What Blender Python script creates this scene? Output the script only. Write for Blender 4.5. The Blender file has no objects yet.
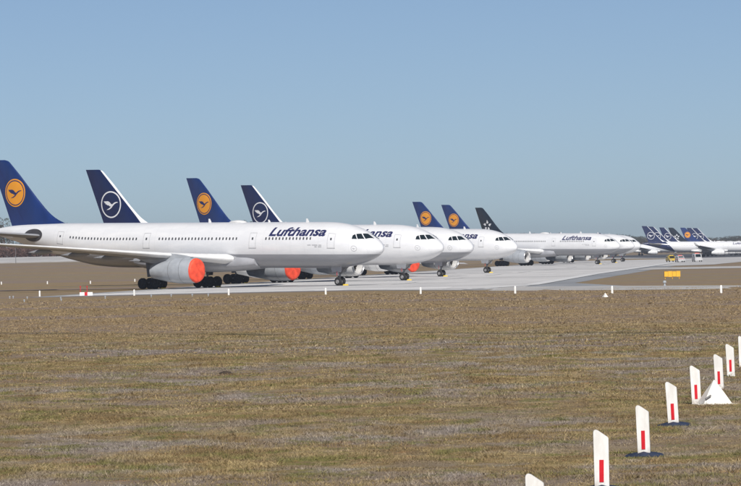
import bpy, bmesh, math, random
import numpy as np
from mathutils import Vector, Matrix, noise

R = math.radians
random.seed(7)
rng = np.random.default_rng(11)
scene = bpy.context.scene
COL = scene.collection

# ------------------------------------------------------------------ camera
F_PX, W_PX, H_PX = 4593.0, 741.0, 486.0        # focal length in photo pixels
CAM_H, HORIZON, ROLL = 3.77, 254.2, R(1.25)
cam_data = bpy.data.cameras.new('camera')
cam = bpy.data.objects.new('camera', cam_data)
COL.objects.link(cam)
cam_data.sensor_width = 36.0
cam_data.lens = F_PX * 36.0 / W_PX
cam_data.clip_start = 1.0
cam_data.clip_end = 40000.0
pitch = math.atan((HORIZON - H_PX / 2) / F_PX)
cam.matrix_world = (Matrix.Translation((0, 0, CAM_H)) @ Matrix.Rotation(R(90) + pitch, 4, 'X')
                    @ Matrix.Rotation(-ROLL, 4, 'Z'))
scene.camera = cam

# ------------------------------------------------------------------ sky, sun, exposure
SUN_EL, SUN_AZ = R(39), R(172)                 # azimuth clockwise from +Y (straight ahead)
world = bpy.data.worlds.new('World')
scene.world = world
world.use_nodes = True
wn = world.node_tree.nodes
wl = world.node_tree.links
wn.clear()
sky = wn.new('ShaderNodeTexSky')
sky.sky_type = 'NISHITA'
sky.sun_disc = False
sky.sun_elevation = SUN_EL
sky.sun_rotation = SUN_AZ
sky.altitude = 0
sky.air_density = 0.43
sky.dust_density = 0.34
sky.ozone_density = 2.0
bg = wn.new('ShaderNodeBackground')
bg.inputs['Strength'].default_value = 0.073
wo = wn.new('ShaderNodeOutputWorld')
wl.new(sky.outputs[0], bg.inputs[0])
wl.new(bg.outputs[0], wo.inputs[0])

sun_data = bpy.data.lights.new('sun', 'SUN')
sun_data.energy = 4.8
sun_data.angle = R(0.5)
sun_data.color = (1.0, 0.95, 0.88)
sun = bpy.data.objects.new('sun', sun_data)
COL.objects.link(sun)
to_sun = Vector((math.sin(SUN_AZ) * math.cos(SUN_EL), math.cos(SUN_AZ) * math.cos(SUN_EL), math.sin(SUN_EL)))
sun.rotation_euler = to_sun.to_track_quat('Z', 'Y').to_euler()
sun.location = (60, -60, 80)

scene.view_settings.view_transform = 'Standard'
scene.view_settings.look = 'None'
scene.view_settings.gamma = 1
scene.view_settings.exposure = 0.0


def horizon_y(px):
    return HORIZON - (px - W_PX / 2) * math.tan(ROLL)


def G(px, py):
    """flat-ground point seen at a photo pixel (used to survey the layout)"""
    v = (py - horizon_y(px)) * math.cos(ROLL)
    d = F_PX * CAM_H / v
    u = (px - W_PX / 2) / math.cos(ROLL) - v * math.sin(ROLL)
    return (u * d / F_PX, d)


# ------------------------------------------------------------------ materials
def new_mat(name):
    m = bpy.data.materials.new(name)
    m.use_nodes = True
    n, l = m.node_tree.nodes, m.node_tree.links
    n.clear()
    out = n.new('ShaderNodeOutputMaterial')
    b = n.new('ShaderNodeBsdfPrincipled')
    l.new(b.outputs[0], out.inputs[0])
    return m, n, l, b


def mixc(n, l, fac, a, b):
    x = n.new('ShaderNodeMix')
    x.data_type = 'RGBA'
    for sock, v in ((0, fac), (6, a), (7, b)):
        if isinstance(v, (int, float)):
            x.inputs[sock].default_value = v
        elif isinstance(v, (tuple, list)):
            x.inputs[sock].default_value = (*v[:3], 1)
        else:
            l.new(v, x.inputs[sock])
    return x.outputs[2]


def math_n(n, l, op, a, b=None, clamp=False):
    x = n.new('ShaderNodeMath')
    x.operation = op
    x.use_clamp = clamp
    for i, v in enumerate((a, b)):
        if v is None:
            continue
        if isinstance(v, (int, float)):
            x.inputs[i].default_value = v
        else:
            l.new(v, x.inputs[i])
    return x.outputs[0]


def ramp(n, l, val, lo, hi):
    x = n.new('ShaderNodeMapRange')
    x.interpolation_type = 'SMOOTHSTEP'
    x.inputs[1].default_value = lo
    x.inputs[2].default_value = hi
    l.new(val, x.inputs[0])
    return x.outputs[0]


def noise_n(n, l, coord, scale, detail=3, rough=0.55, stretch=None):
    if stretch:
        mp = n.new('ShaderNodeMapping')
        mp.inputs['Scale'].default_value = stretch
        l.new(coord, mp.inputs[0])
        coord = mp.outputs[0]
    x = n.new('ShaderNodeTexNoise')
    x.inputs['Scale'].default_value = scale
    x.inputs['Detail'].default_value = detail
    x.inputs['Roughness'].default_value = rough
    l.new(coord, x.inputs['Vector'])
    return x.outputs[0]


def simple(name, col, rough=0.5, metal=0.0, var=0.12, scale=2.0, coord='Object'):
    m, n, l, b = new_mat(name)
    tc = n.new('ShaderNodeTexCoord')
    f = ramp(n, l, noise_n(n, l, tc.outputs[coord], scale, 4), 0.3, 0.7)
    dark = tuple(c * (1 - var) for c in col)
    lite = tuple(min(1, c * (1 + var * 0.5)) for c in col)
    l.new(mixc(n, l, f, dark, lite), b.inputs['Base Color'])
    b.inputs['Roughness'].default_value = rough
    b.inputs['Metallic'].default_value = metal
    return m


BODY_Z, TILT = 4.95, 0.0175


def fuselage_mat(name, belly=None, tail=None):
    m, n, l, b = new_mat(name)
    tc = n.new('ShaderNodeTexCoord')
    sep = n.new('ShaderNodeSeparateXYZ')
    l.new(tc.outputs['Object'], sep.inputs[0])
    s = math_n(n, l, 'SUBTRACT', 6.67, sep.outputs[0])
    zb = math_n(n, l, 'ADD', math_n(n, l, 'SUBTRACT', sep.outputs[2], BODY_Z),
                math_n(n, l, 'MULTIPLY', sep.outputs[0], TILT))
    dirt = ramp(n, l, noise_n(n, l, tc.outputs['Object'], 0.7, 5, 0.6, (0.5, 1, 2.2)), 0.35, 0.75)
    c = mixc(n, l, dirt, (0.72, 0.735, 0.765), (0.79, 0.80, 0.82))
    # faint frames and lap joints of the skin
    w = n.new('ShaderNodeTexWave')
    w.inputs['Scale'].default_value = 0.145
    l.new(tc.outputs['Object'], w.inputs[0])
    seam = ramp(n, l, w.outputs[1], 0.985, 1.0)
    c = mixc(n, l, math_n(n, l, 'MULTIPLY', seam, 0.10), c, (0.45, 0.46, 0.48))
    if belly:
        f = ramp(n, l, zb, -1.13, -1.09)
        bc = mixc(n, l, dirt, tuple(x * 0.9 for x in belly), belly)
        c = mixc(n, l, f, bc, c)
    # keel grime, deepened to paint the shade of the underside into the colour
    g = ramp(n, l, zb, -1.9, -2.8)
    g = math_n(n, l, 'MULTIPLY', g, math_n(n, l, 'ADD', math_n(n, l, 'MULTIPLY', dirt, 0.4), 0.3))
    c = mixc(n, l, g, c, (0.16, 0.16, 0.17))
    if tail:
        edge = math_n(n, l, 'SUBTRACT', s, math_n(n, l, 'ADD', 51.3, math_n(n, l, 'SUBTRACT', zb, 2.8)))
        c = mixc(n, l, ramp(n, l, edge, 0.0, 0.05), c, tail)
    l.new(c, b.inputs['Base Color'])
    b.inputs['Roughness'].default_value = 0.32
    b.inputs['Coat Weight'].default_value = 0.25
    b.inputs['Coat Roughness'].default_value = 0.15
    return m


def fin_mat(name, col, stripe=False):
    m, n, l, b = new_mat(name)
    tc = n.new('ShaderNodeTexCoord')
    f = ramp(n, l, noise_n(n, l, tc.outputs['Object'], 0.5, 4, 0.6, (1, 1, 0.4)), 0.3, 0.7)
    c = mixc(n, l, f, tuple(x * 0.85 for x in col), tuple(x * 1.1 for x in col))
    if stripe:
        sep = n.new('ShaderNodeSeparateXYZ')
        l.new(tc.outputs['Object'], sep.inputs[0])
        s = math_n(n, l, 'SUBTRACT', 6.67, sep.outputs[0])
        zb = math_n(n, l, 'ADD', math_n(n, l, 'SUBTRACT', sep.outputs[2], BODY_Z),
                    math_n(n, l, 'MULTIPLY', sep.outputs[0], TILT))
        edge = math_n(n, l, 'SUBTRACT', s, math_n(n, l, 'ADD', 49.75, math_n(n, l, 'MULTIPLY', zb, 0.985)))
        c = mixc(n, l, ramp(n, l, edge, 0.20, 0.26), (0.8, 0.81, 0.83), c)
    l.new(c, b.inputs['Base Color'])
    b.inputs['Roughness'].default_value = 0.3
    b.inputs['Coat Weight'].default_value = 0.3
    return m


def grass_colour(n, l, coord):
    """world-space patches of straw, moss green and grey thatch"""
    a = ramp(n, l, noise_n(n, l, coord, 0.55, 6, 0.70, (1, 0.6, 1)), 0.40, 0.62)
    bb = ramp(n, l, noise_n(n, l, coord, 0.24, 6, 0.70, (1, 0.55, 1)), 0.45, 0.59)
    big = ramp(n, l, noise_n(n, l, coord, 0.05, 4, 0.6), 0.30, 0.58)
    sep = n.new('ShaderNodeSeparateXYZ')
    l.new(coord, sep.inputs[0])
    mown = ramp(n, l, sep.outputs[1], 185, 260)          # the strip nearest the runway was mown and is plain straw
    keep = math_n(n, l, 'SUBTRACT', 1.0, math_n(n, l, 'MULTIPLY', mown, 0.75))
    g = ramp(n, l, noise_n(n, l, coord, 0.62, 6, 0.72, (0.9, 0.6, 1)), 0.50, 0.61)
    fine = ramp(n, l, noise_n(n, l, coord, 4.5, 6, 0.75, (1, 0.7, 1)), 0.35, 0.68)
    clod = ramp(n, l, noise_n(n, l, coord, 1.5, 5, 0.72, (1, 0.7, 1)), 0.58, 0.70)
    c = mixc(n, l, a, (0.225, 0.155, 0.066), (0.385, 0.295, 0.140))
    c = mixc(n, l, math_n(n, l, 'MULTIPLY', math_n(n, l, 'MULTIPLY', bb, big), keep), c, (0.315, 0.278, 0.245))
    c = mixc(n, l, math_n(n, l, 'MULTIPLY', math_n(n, l, 'MULTIPLY', g, 0.85), keep), c, (0.175, 0.178, 0.046))
    g2 = ramp(n, l, noise_n(n, l, coord, 1.9, 5, 0.7, (1, 0.6, 1)), 0.58, 0.68)
    c = mixc(n, l, math_n(n, l, 'MULTIPLY', math_n(n, l, 'MULTIPLY', g2, 0.8), keep), c, (0.125, 0.140, 0.040))
    rust = ramp(n, l, noise_n(n, l, coord, 0.85, 6, 0.72, (1.3, 0.6, 1.7)), 0.58, 0.68)
    c = mixc(n, l, math_n(n, l, 'MULTIPLY', rust, 0.7), c, (0.36, 0.20, 0.080))
    c = mixc(n, l, math_n(n, l, 'MULTIPLY', mown, 0.4), c, (0.350, 0.248, 0.142))
    # old wheel track that crosses the meadow
    tr = math_n(n, l, 'ABSOLUTE', math_n(n, l, 'SUBTRACT', math_n(n, l, 'ADD', sep.outputs[1], math_n(n, l, 'MULTIPLY', sep.outputs[0], 1.17)), 216))
    tr = math_n(n, l, 'MULTIPLY', ramp(n, l, tr, 2.6, 1.0), ramp(n, l, noise_n(n, l, coord, 0.4, 5, 0.7), 0.36, 0.55))
    c = mixc(n, l, math_n(n, l, 'MULTIPLY', tr, 0.75), c, (0.095, 0.088, 0.045))
    c = mixc(n, l, math_n(n, l, 'MULTIPLY', fine, 0.55), c, (0.13, 0.096, 0.058))
    c = mixc(n, l, math_n(n, l, 'MULTIPLY', math_n(n, l, 'MULTIPLY', clod, 0.8), keep), c, (0.075, 0.068, 0.034))
    return c


def ground_mat():
    m, n, l, b = new_mat('dry_grassland')
    geo = n.new('ShaderNodeNewGeometry')
    pos = geo.outputs['Position']
    c = grass_colour(n, l, pos)
    far = ramp(n, l, noise_n(n, l, pos, 0.016, 6, 0.66, (0.35, 1.6, 1)), 0.42, 0.60)
    c = mixc(n, l, math_n(n, l, 'MULTIPLY', far, 0.75), c, (0.235, 0.185, 0.165))
    fa2 = ramp(n, l, noise_n(n, l, pos, 0.03, 6, 0.7, (0.4, 0.8, 1.9)), 0.46, 0.62)
    dist = n.new('ShaderNodeSeparateXYZ')
    l.new(pos, dist.inputs[0])
    fa2 = math_n(n, l, 'MULTIPLY', fa2, ramp(n, l, dist.outputs[1], 420, 520))
    c = mixc(n, l, math_n(n, l, 'MULTIPLY', fa2, 0.5), c, (0.23, 0.20, 0.135))
    l.new(c, b.inputs['Base Color'])
    b.inputs['Roughness'].default_value = 0.95
    b.inputs['Specular IOR Level'].default_value = 0.1
    bp = n.new('ShaderNodeBump')
    bp.inputs['Strength'].default_value = 0.8
    bp.inputs['Distance'].default_value = 0.073
    l.new(noise_n(n, l, pos, 5.0, 5, 0.7), bp.inputs['Height'])
    l.new(bp.outputs[0], b.inputs['Normal'])
    return m


def blade_mat():
    m, n, l, b = new_mat('grass_blades')
    geo = n.new('ShaderNodeNewGeometry')
    c = grass_colour(n, l, geo.outputs['Position'])
    at = n.new('ShaderNodeAttribute')
    at.attribute_name = 'tone'
    hs = n.new('ShaderNodeHueSaturation')
    l.new(c, hs.inputs['Color'])
    l.new(math_n(n, l, 'ADD', math_n(n, l, 'MULTIPLY', at.outputs['Fac'], 1.1), 0.62), hs.inputs['Value'])
    hs.inputs['Saturation'].default_value = 0.95
    l.new(hs.outputs[0], b.inputs['Base Color'])
    b.inputs['Roughness'].default_value = 0.85
    b.inputs['Specular IOR Level'].default_value = 0.2
    return m


def concrete_mat(name, col, joint=0.3, dark=0.75):
    m, n, l, b = new_mat(name)
    geo = n.new('ShaderNodeNewGeometry')
    pos = geo.outputs['Position']
    rot = n.new('ShaderNodeMapping')
    rot.inputs['Rotation'].default_value = (0, 0, R(5.6))
    l.new(pos, rot.inputs[0])
    f = ramp(n, l, noise_n(n, l, pos, 0.12, 5, 0.6), 0.3, 0.7)
    c = mixc(n, l, f, tuple(x * dark for x in col), col)
    st = ramp(n, l, noise_n(n, l, rot.outputs[0], 0.25, 4, 0.6, (1, 0.06, 1)), 0.5, 0.72)
    c = mixc(n, l, math_n(n, l, 'MULTIPLY', st, 0.35), c, tuple(x * 0.55 for x in col))
    bd = ramp(n, l, noise_n(n, l, rot.outputs[0], 0.03, 5, 0.65, (0.35, 0.8, 1)), 0.40, 0.62)  # broad dark bands painted into the pavement in place of shadow bands
    c = mixc(n, l, math_n(n, l, 'MULTIPLY', bd, 0.45), c, tuple(x * 0.52 for x in col))
    br = n.new('ShaderNodeTexBrick')
    br.offset = 0.0
    br.inputs['Scale'].default_value = 1.0
    br.inputs['Brick Width'].default_value = 7.5
    br.inputs['Row Height'].default_value = 7.5
    br.inputs['Mortar Size'].default_value = 0.073
    br.inputs['Mortar Smooth'].default_value = 0.5
    l.new(rot.outputs[0], br.inputs['Vector'])
    c = mixc(n, l, math_n(n, l, 'MULTIPLY', br.outputs['Fac'], joint), c, tuple(x * 0.3 for x in col))
    l.new(c, b.inputs['Base Color'])
    b.inputs['Roughness'].default_value = 0.75
    return m


M = {}
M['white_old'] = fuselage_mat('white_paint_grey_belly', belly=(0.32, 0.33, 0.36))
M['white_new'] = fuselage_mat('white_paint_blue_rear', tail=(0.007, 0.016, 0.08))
M['wing_grey'] = simple('wing_grey_paint', (0.30, 0.31, 0.335), 0.38, 0, 0.1, 0.6)
M['belly_grey'] = simple('fairing_grey_paint', (0.36, 0.37, 0.40), 0.4, 0, 0.15, 0.6)
M['belly_white'] = simple('fairing_white_paint', (0.74, 0.75, 0.76), 0.35, 0, 0.12, 0.6)
M['nacelle_old'] = simple('nacelle_grey_paint', (0.40, 0.43, 0.47), 0.28, 0, 0.12, 0.8)
M['nacelle_new'] = simple('nacelle_white_paint', (0.76, 0.77, 0.78), 0.33, 0, 0.1, 0.8)
M['bare_metal'] = simple('polished_metal', (0.75, 0.75, 0.76), 0.28, 0.9, 0.1, 1.5)
M['dark_metal'] = simple('dark_metal', (0.06, 0.055, 0.05), 0.5, 0.5, 0.3, 2)
M['duct'] = simple('intake_duct_grey', (0.62, 0.62, 0.62), 0.4, 0, 0.1, 2)
M['fin_blue'] = fin_mat('fin_royal_blue', (0.008, 0.029, 0.140))
M['fin_navy'] = fin_mat('fin_navy_blue_white_edge', (0.006, 0.014, 0.072), True)
M['fin_black'] = fin_mat('fin_black', (0.006, 0.013, 0.024))
M['emblem_gold'] = simple('emblem_gold', (0.80, 0.33, 0.022), 0.4, 0, 0.06, 0.5)
M['emblem_blue'] = simple('emblem_blue', (0.015, 0.025, 0.12), 0.4, 0, 0.05, 0.5)
M['emblem_white'] = simple('emblem_white', (0.74, 0.76, 0.80), 0.4, 0, 0.05, 0.5)
M['title_blue'] = simple('title_blue', (0.022, 0.026, 0.10), 0.4, 0, 0.05, 0.5)
M['glass_dark'] = simple('cockpit_glass', (0.012, 0.02, 0.026), 0.08, 0, 0.2, 1)
M['cabin_glass'] = simple('cabin_window_glass', (0.07, 0.075, 0.085), 0.2, 0, 0.3, 1.2)
M['seam'] = simple('door_seam_grey', (0.45, 0.46, 0.48), 0.5, 0, 0.1, 1)
M['seal_dark'] = simple('stabilizer_plate_dark', (0.09, 0.085, 0.09), 0.45, 0.3, 0.3, 1)
M['tyre'] = simple('tyre_rubber', (0.012, 0.012, 0.013), 0.8, 0, 0.3, 3)
M['hub'] = simple('wheel_hub', (0.30, 0.30, 0.31), 0.45, 0.3, 0.2, 3)
M['hub_dark'] = simple('covered_hub', (0.014, 0.015, 0.018), 0.7, 0, 0.2, 3)
M['strut'] = simple('gear_strut_grey', (0.20, 0.20, 0.21), 0.45, 0.3, 0.25, 2)
M['cover_red'] = simple('engine_cover_red', (0.93, 0.085, 0.035), 0.7, 0, 0.28, 1.6)
M['ribbon_red'] = simple('ribbon_red', (0.55, 0.03, 0.05), 0.6, 0, 0.1, 2)
M['chock_yellow'] = simple('chock_yellow', (0.78, 0.55, 0.05), 0.55, 0, 0.15, 3)
M['post_white'] = simple('post_white', (0.82, 0.82, 0.80), 0.45, 0, 0.10, 4)
def post_mat():
    m, n, l, b = new_mat('post_white_dirty')
    tc = n.new('ShaderNodeTexCoord')
    sep = n.new('ShaderNodeSeparateXYZ')
    l.new(tc.outputs['Object'], sep.inputs[0])
    geo = n.new('ShaderNodeNewGeometry')
    f = ramp(n, l, noise_n(n, l, geo.outputs['Position'], 6, 5, 0.65, (1, 1, 0.35)), 0.35, 0.7)
    c = mixc(n, l, f, (0.70, 0.69, 0.66), (0.83, 0.83, 0.82))
    mud = math_n(n, l, 'MULTIPLY', ramp(n, l, sep.outputs[2], 0.22, 0.0), ramp(n, l, noise_n(n, l, geo.outputs['Position'], 11, 5, 0.7), 0.40, 0.60))
    c = mixc(n, l, math_n(n, l, 'MULTIPLY', mud, 0.7), c, (0.28, 0.22, 0.16))
    sc = ramp(n, l, noise_n(n, l, geo.outputs['Position'], 16, 4, 0.7, (1, 1, 0.3)), 0.66, 0.72)
    c = mixc(n, l, math_n(n, l, 'MULTIPLY', sc, 0.45), c, (0.40, 0.38, 0.35))
    l.new(c, b.inputs['Base Color'])
    b.inputs['Roughness'].default_value = 0.5
    return m


M['post_dirty'] = post_mat()
M['post_red'] = simple('post_reflector_red', (0.62, 0.018, 0.03), 0.25, 0, 0.08, 6)
M['foot_blue'] = simple('rubber_foot_blue_black', (0.020, 0.032, 0.068), 0.75, 0, 0.3, 6)
M['pyramid'] = simple('pyramid_cream', (0.78, 0.76, 0.70), 0.55, 0, 0.12, 3)
M['sign_yellow'] = simple('sign_yellow', (0.85, 0.46, 0.03), 0.45, 0, 0.06, 2)
M['sign_frame'] = simple('sign_frame', (0.30, 0.16, 0.02), 0.5, 0, 0.2, 2)
M['car_yellow'] = simple('car_yellow', (0.50, 0.35, 0.04), 0.3, 0, 0.1, 1)
M['car_white'] = simple('car_white', (0.55, 0.55, 0.56), 0.3, 0, 0.06, 1)
M['car_red'] = simple('car_red_stripe', (0.55, 0.10, 0.08), 0.35, 0, 0.06, 1)
M['bark'] = simple('bark', (0.105, 0.062, 0.048), 0.9, 0, 0.35, 0.8)
M['needles'] = simple('dark_needles', (0.055, 0.066, 0.042), 0.85, 0, 0.45, 0.5)
M['twigs'] = simple('bare_twigs', (0.150, 0.088, 0.072), 0.9, 0, 0.35, 0.3)
M['lamp_grey'] = simple('lamp_grey', (0.50, 0.54, 0.58), 0.4, 0.2, 0.1, 5)
M['soil'] = simple('molehill_soil', (0.055, 0.038, 0.026), 0.95, 0, 0.4, 5)
M['ground'] = ground_mat()
M['blades'] = blade_mat()
M['concrete'] = concrete_mat('runway_concrete', (0.70, 0.69, 0.68), 0.4, 0.86)
M['concrete_far'] = concrete_mat('apron_concrete', (0.62, 0.61, 0.60), 0.2, 0.86)
M['asphalt'] = concrete_mat('shoulder_asphalt', (0.33, 0.345, 0.365), 0.0, 0.88)
M['threshold'] = concrete_mat('threshold_concrete', (0.80, 0.79, 0.78), 0.3, 0.92)
M['apron_shade_dark'] = concrete_mat('painted_apron_shade', (0.085, 0.088, 0.098), 0.0, 0.8)  # near-black tone for the shade painted on the far apron
M['road'] = concrete_mat('service_road', (0.55, 0.535, 0.515), 0.15, 0.9)
M['paint_white'] = simple('marking_white', (0.74, 0.74, 0.73), 0.6, 0, 0.15, 0.6)


# ------------------------------------------------------------------ object helpers
def set_mats(o, mats):
    me = o.data
    while len(me.materials) < len(mats):
        me.materials.append(None)
    for i, m in enumerate(mats):
        o.material_slots[i].link = 'OBJECT'
        o.material_slots[i].material = M[m] if isinstance(m, str) else m


def obj(name, me, mats, parent=None, loc=None, rotz=0, scale=None):
    o = bpy.data.objects.new(name, me)
    COL.objects.link(o)
    if parent is not None:
        o.parent = parent
    if loc is not None:
        o.location = loc
    o.rotation_euler = (0, 0, rotz)
    if scale is not None:
        o.scale = scale
    set_mats(o, [mats] if isinstance(mats, str) else mats)
    return o


def empty(name, loc, rotz, label, cat, group=None, scale=1):
    o = bpy.data.objects.new(name, None)
    COL.objects.link(o)
    o.location = loc
    o.rotation_euler = (0, 0, rotz)
    o.scale = (scale,) * 3
    o.empty_display_size = 0.3
    return tag(o, label, cat, group)


def tag(o, label, cat, group=None):
    o['label'] = label
    o['category'] = cat
    if group:
        o['group'] = group
    return o


def kind(o, k, label=None):
    o['kind'] = k
    if label:
        o['label'] = label
    return o


def mesh(name, verts, faces, smooth=35, mats=None):
    me = bpy.data.meshes.new(name)
    me.from_pydata([tuple(v) for v in verts], [], faces)
    if mats:
        me.polygons.foreach_set('material_index', mats)
    bm = bmesh.new()
    bm.from_mesh(me)
    bmesh.ops.recalc_face_normals(bm, faces=bm.faces)
    bm.to_mesh(me)
    bm.free()
    if smooth:
        me.shade_smooth()
        me.set_sharp_from_angle(angle=R(smooth))
    return me


class MB:
    """collects simple solids into one mesh"""
    def __init__(self):
        self.v, self.f, self.m = [], [], []

    def add(self, vs, fs, mi=0):
        o = len(self.v)
        self.v += [tuple(v) for v in vs]
        self.f += [tuple(i + o for i in f) for f in fs]
        self.m += [mi] * len(fs)
        return self

    def loft(self, rings, cap0=True, cap1=True, mi=0):
        n = len(rings[0])
        vs = [p for r in rings for p in r]
        fs = []
        for k in range(len(rings) - 1):
            for i in range(n):
                j = (i + 1) % n
                fs.append((k * n + i, k * n + j, (k + 1) * n + j, (k + 1) * n + i))
        if cap0:
            fs.append(tuple(range(n)))
        if cap1:
            fs.append(tuple((len(rings) - 1) * n + i for i in range(n)))
        return self.add(vs, fs, mi)

    def box(self, x0, x1, y0, y1, z0, z1, mi=0):
        return self.loft([[(x0, y0, z), (x1, y0, z), (x1, y1, z), (x0, y1, z)] for z in (z0, z1)], mi=mi)

    def tube(self, a, b, r0, r1=None, n=10, mi=0):
        r1 = r0 if r1 is None else r1
        a, b = Vector(a), Vector(b)
        q = (b - a).to_track_quat('Z', 'Y')
        rings = []
        for p, r in ((a, r0), (b, r1)):
            rings.append([p + q @ Vector((r * math.cos(t), r * math.sin(t), 0))
                          for t in (2 * math.pi * i / n for i in range(n))])
        return self.loft(rings, mi=mi)

    def mesh(self, name, smooth=35):
        return mesh(name, self.v, self.f, smooth, self.m)


def interp(tab, s):
    """smooth (monotone-ish) table lookup"""
    xs = [t[0] for t in tab]
    if s <= xs[0]:
        return tab[0][1]
    if s >= xs[-1]:
        return tab[-1][1]
    for i in range(len(xs) - 1):
        if xs[i] <= s <= xs[i + 1]:
            def slope(k):
                if k <= 0 or k >= len(xs) - 1:
                    k2 = max(0, min(len(xs) - 2, k if k <= 0 else k - 1))
                    return (tab[k2 + 1][1] - tab[k2][1]) / (xs[k2 + 1] - xs[k2])
                a = (tab[k][1] - tab[k - 1][1]) / (xs[k] - xs[k - 1])
                c = (tab[k + 1][1] - tab[k][1]) / (xs[k + 1] - xs[k])
                return 0 if a * c <= 0 else 2 * a * c / (a + c)
            h = xs[i + 1] - xs[i]
            t = (s - xs[i]) / h
            p0, p1, m0, m1 = tab[i][1], tab[i + 1][1], slope(i) * h, slope(i + 1) * h
            return ((2*t**3 - 3*t**2 + 1) * p0 + (t**3 - 2*t**2 + t) * m0 + (-2*t**3 + 3*t**2) * p1 + (t**3 - t**2) * m1)


def smooth01(a, b, x):
    t = max(0.0, min(1.0, (x - a) / (b - a)))
    return t * t * (3 - 2 * t)


# ------------------------------------------------------------------ terrain
def taxi_left(d):
    return -32 + 0.0975 * (d - 496)


def terrain(x, y):
    z = 0.0
    if y < 470:                                     # rough meadow in front of the runway
        w = smooth01(465, 380, y)
        z += w * (0.10 * noise.noise((x * 0.13, y * 0.10, 0.3)) + 0.05 * noise.noise((x * 0.5, y * 0.4, 4.1))
                  + 0.022 * noise.noise((x * 1.4, y * 1.2, 9.7)))
        z += 0.02 * w
    lat = smooth01(20, 110, taxi_left(y) - x)       # the land rises a little behind the runway on the left
    z += lat * (3.35 * smooth01(660, 1440, y) + 1.9 * smooth01(1405, 1480, y))
    rt = smooth01(60, 400, x - (taxi_left(y) + 60))
    z += rt * 1.5 * smooth01(2000, 3300, y)
    return z


def axis(fine0, fine1, step, lo, hi, grow=1.12):
    out = list(np.arange(fine0, fine1 + 1e-6, step))
    s = step
    while out[-1] < hi:
        s *= grow
        out.append(out[-1] + s)
    s = step
    while out[0] > lo:
        s *= grow
        out.insert(0, out[0] - s)
    return out


xs = axis(-34, 40, 0.7, -9000, 9000, 1.13)
ys = axis(50, 300, 0.8, -1500, 400, 1.05)
ys = [y for y in ys if y < 480] + list(np.arange(480, 1600, 16)) + list(np.arange(1600, 4200, 130)) + [5000, 7000, 10000, 16000]
nx, ny = len(xs), len(ys)
gv = np.empty((ny, nx, 3))
for j, y in enumerate(ys):
    for i, x in enumerate(xs):
        gv[j, i] = (x, y, terrain(x, y))
idx = np.arange(nx * ny).reshape(ny, nx)
gf = np.stack([idx[:-1, :-1], idx[:-1, 1:], idx[1:, 1:], idx[1:, :-1]], -1).reshape(-1, 4)


def fast_mesh(name, verts, faces, tone=None):
    me = bpy.data.meshes.new(name)
    k = faces.shape[1]
    me.vertices.add(len(verts))
    me.vertices.foreach_set('co', np.ascontiguousarray(verts, dtype=np.float32).ravel())
    me.loops.add(faces.size)
    me.loops.foreach_set('vertex_index', faces.astype(np.int32).ravel())
    me.polygons.add(len(faces))
    me.polygons.foreach_set('loop_start', np.arange(0, faces.size, k, dtype=np.int32))
    if tone is not None:
        a = me.attributes.new('tone', 'FLOAT', 'POINT')
        a.data.foreach_set('value', np.ascontiguousarray(tone, dtype=np.float32))
    me.update(calc_edges=True)
    return me


me = fast_mesh('ground', gv.reshape(-1, 3), gf)
me.shade_smooth()
kind(obj('ground', me, 'ground'), 'structure')


def sheet(name, pts, z, mat):
    me = mesh(name, [(x, y, z) for x, y in pts], [tuple(range(len(pts)))], 0)
    bm = bmesh.new()
    bm.from_mesh(me)
    for f in bm.faces:
        if f.normal.z < 0:
            f.normal_flip()
    bm.to_mesh(me)
    bm.free()
    return kind(obj(name, me, mat), 'structure')


def edge_r(d):
    return 23 + 0.0935 * (d - 520)


# runway with a dark shoulder on its right, crossing roads, apron far away
sheet('runway_shoulder', [(-36, 481), (-2, 480), (9, 452), (19, 428), (26, 455), (23, 520), (edge_r(1500), 1500),
                          (taxi_left(1500), 1500)], 0.015, 'asphalt')
sheet('runway', [(-34, 484), (-3, 483), (9, 455), (14, 452), (17.5, 500), (edge_r(700) - 5.5, 700), (edge_r(1500) - 6, 1500),
                 (taxi_left(1500) + 0.5, 1500), (taxi_left(496) + 0.3, 496)], 0.03, 'concrete')
sheet('runway_threshold', [(-33.2, 486), (-3.5, 485.5), (7, 462), (9, 500), (-31, 507)], 0.042, 'threshold')
sheet('service_road', [(11, 437), (21, 419), (33, 401), (60, 350), (75, 325), (80, 347), (64, 382), (37, 433), (25, 462), (14, 482)], 0.04, 'road')
sheet('taxiway', [(edge_r(800) - 3, 800), (150, 700), (260, 600), (275, 650), (160, 765), (edge_r(880) - 3, 880)], 0.045, 'road')
sheet('apron', [(edge_r(930) - 4, 930), (72, 965), (97, 1160), (180, 1330), (420, 1400), (520, 2150), (60, 2250), (edge_r(1500) - 6, 1500)], 0.05, 'concrete_far')


sheet('painted_apron_shade', [(110, 1590), (430, 1560), (560, 2500), (90, 2500)], 0.075, 'apron_shade_dark')  # dark sheet added to paint in the shaded band beneath the far jets


def stripe(name, a, b, w, z=0.062):
    a, b = Vector(a), Vector(b)
    t = (b - a).normalized()
    nn = Vector((-t.y, t.x)) * w / 2
    sheet(name, [tuple(a - nn), tuple(b - nn), tuple(b + nn), tuple(a + nn)], z, 'paint_white')


stripe('edge_line', (17.3, 500), (34.1, 700), 1.8)
stripe('edge_line', (34.2, 702), (edge_r(1200) - 5.9, 1200), 2.0)
stripe('edge_line', (9.6, 458), (17.2, 498), 1.6)
stripe('edge_line', (-32, 488.5), (-6, 488), 1.5)
stripe('edge_line', (-3, 489), (12, 462), 1.2)
stripe('edge_line', (-31.2, 500), (taxi_left(1100) + 1.4, 1100), 0.9)
for k in range(8):
    dd = 560 + 80 * k
    stripe('centre_line', (-3 + 0.096 * (dd - 500), dd), (-3 + 0.096 * (dd - 470), dd + 30), 0.9)

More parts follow.
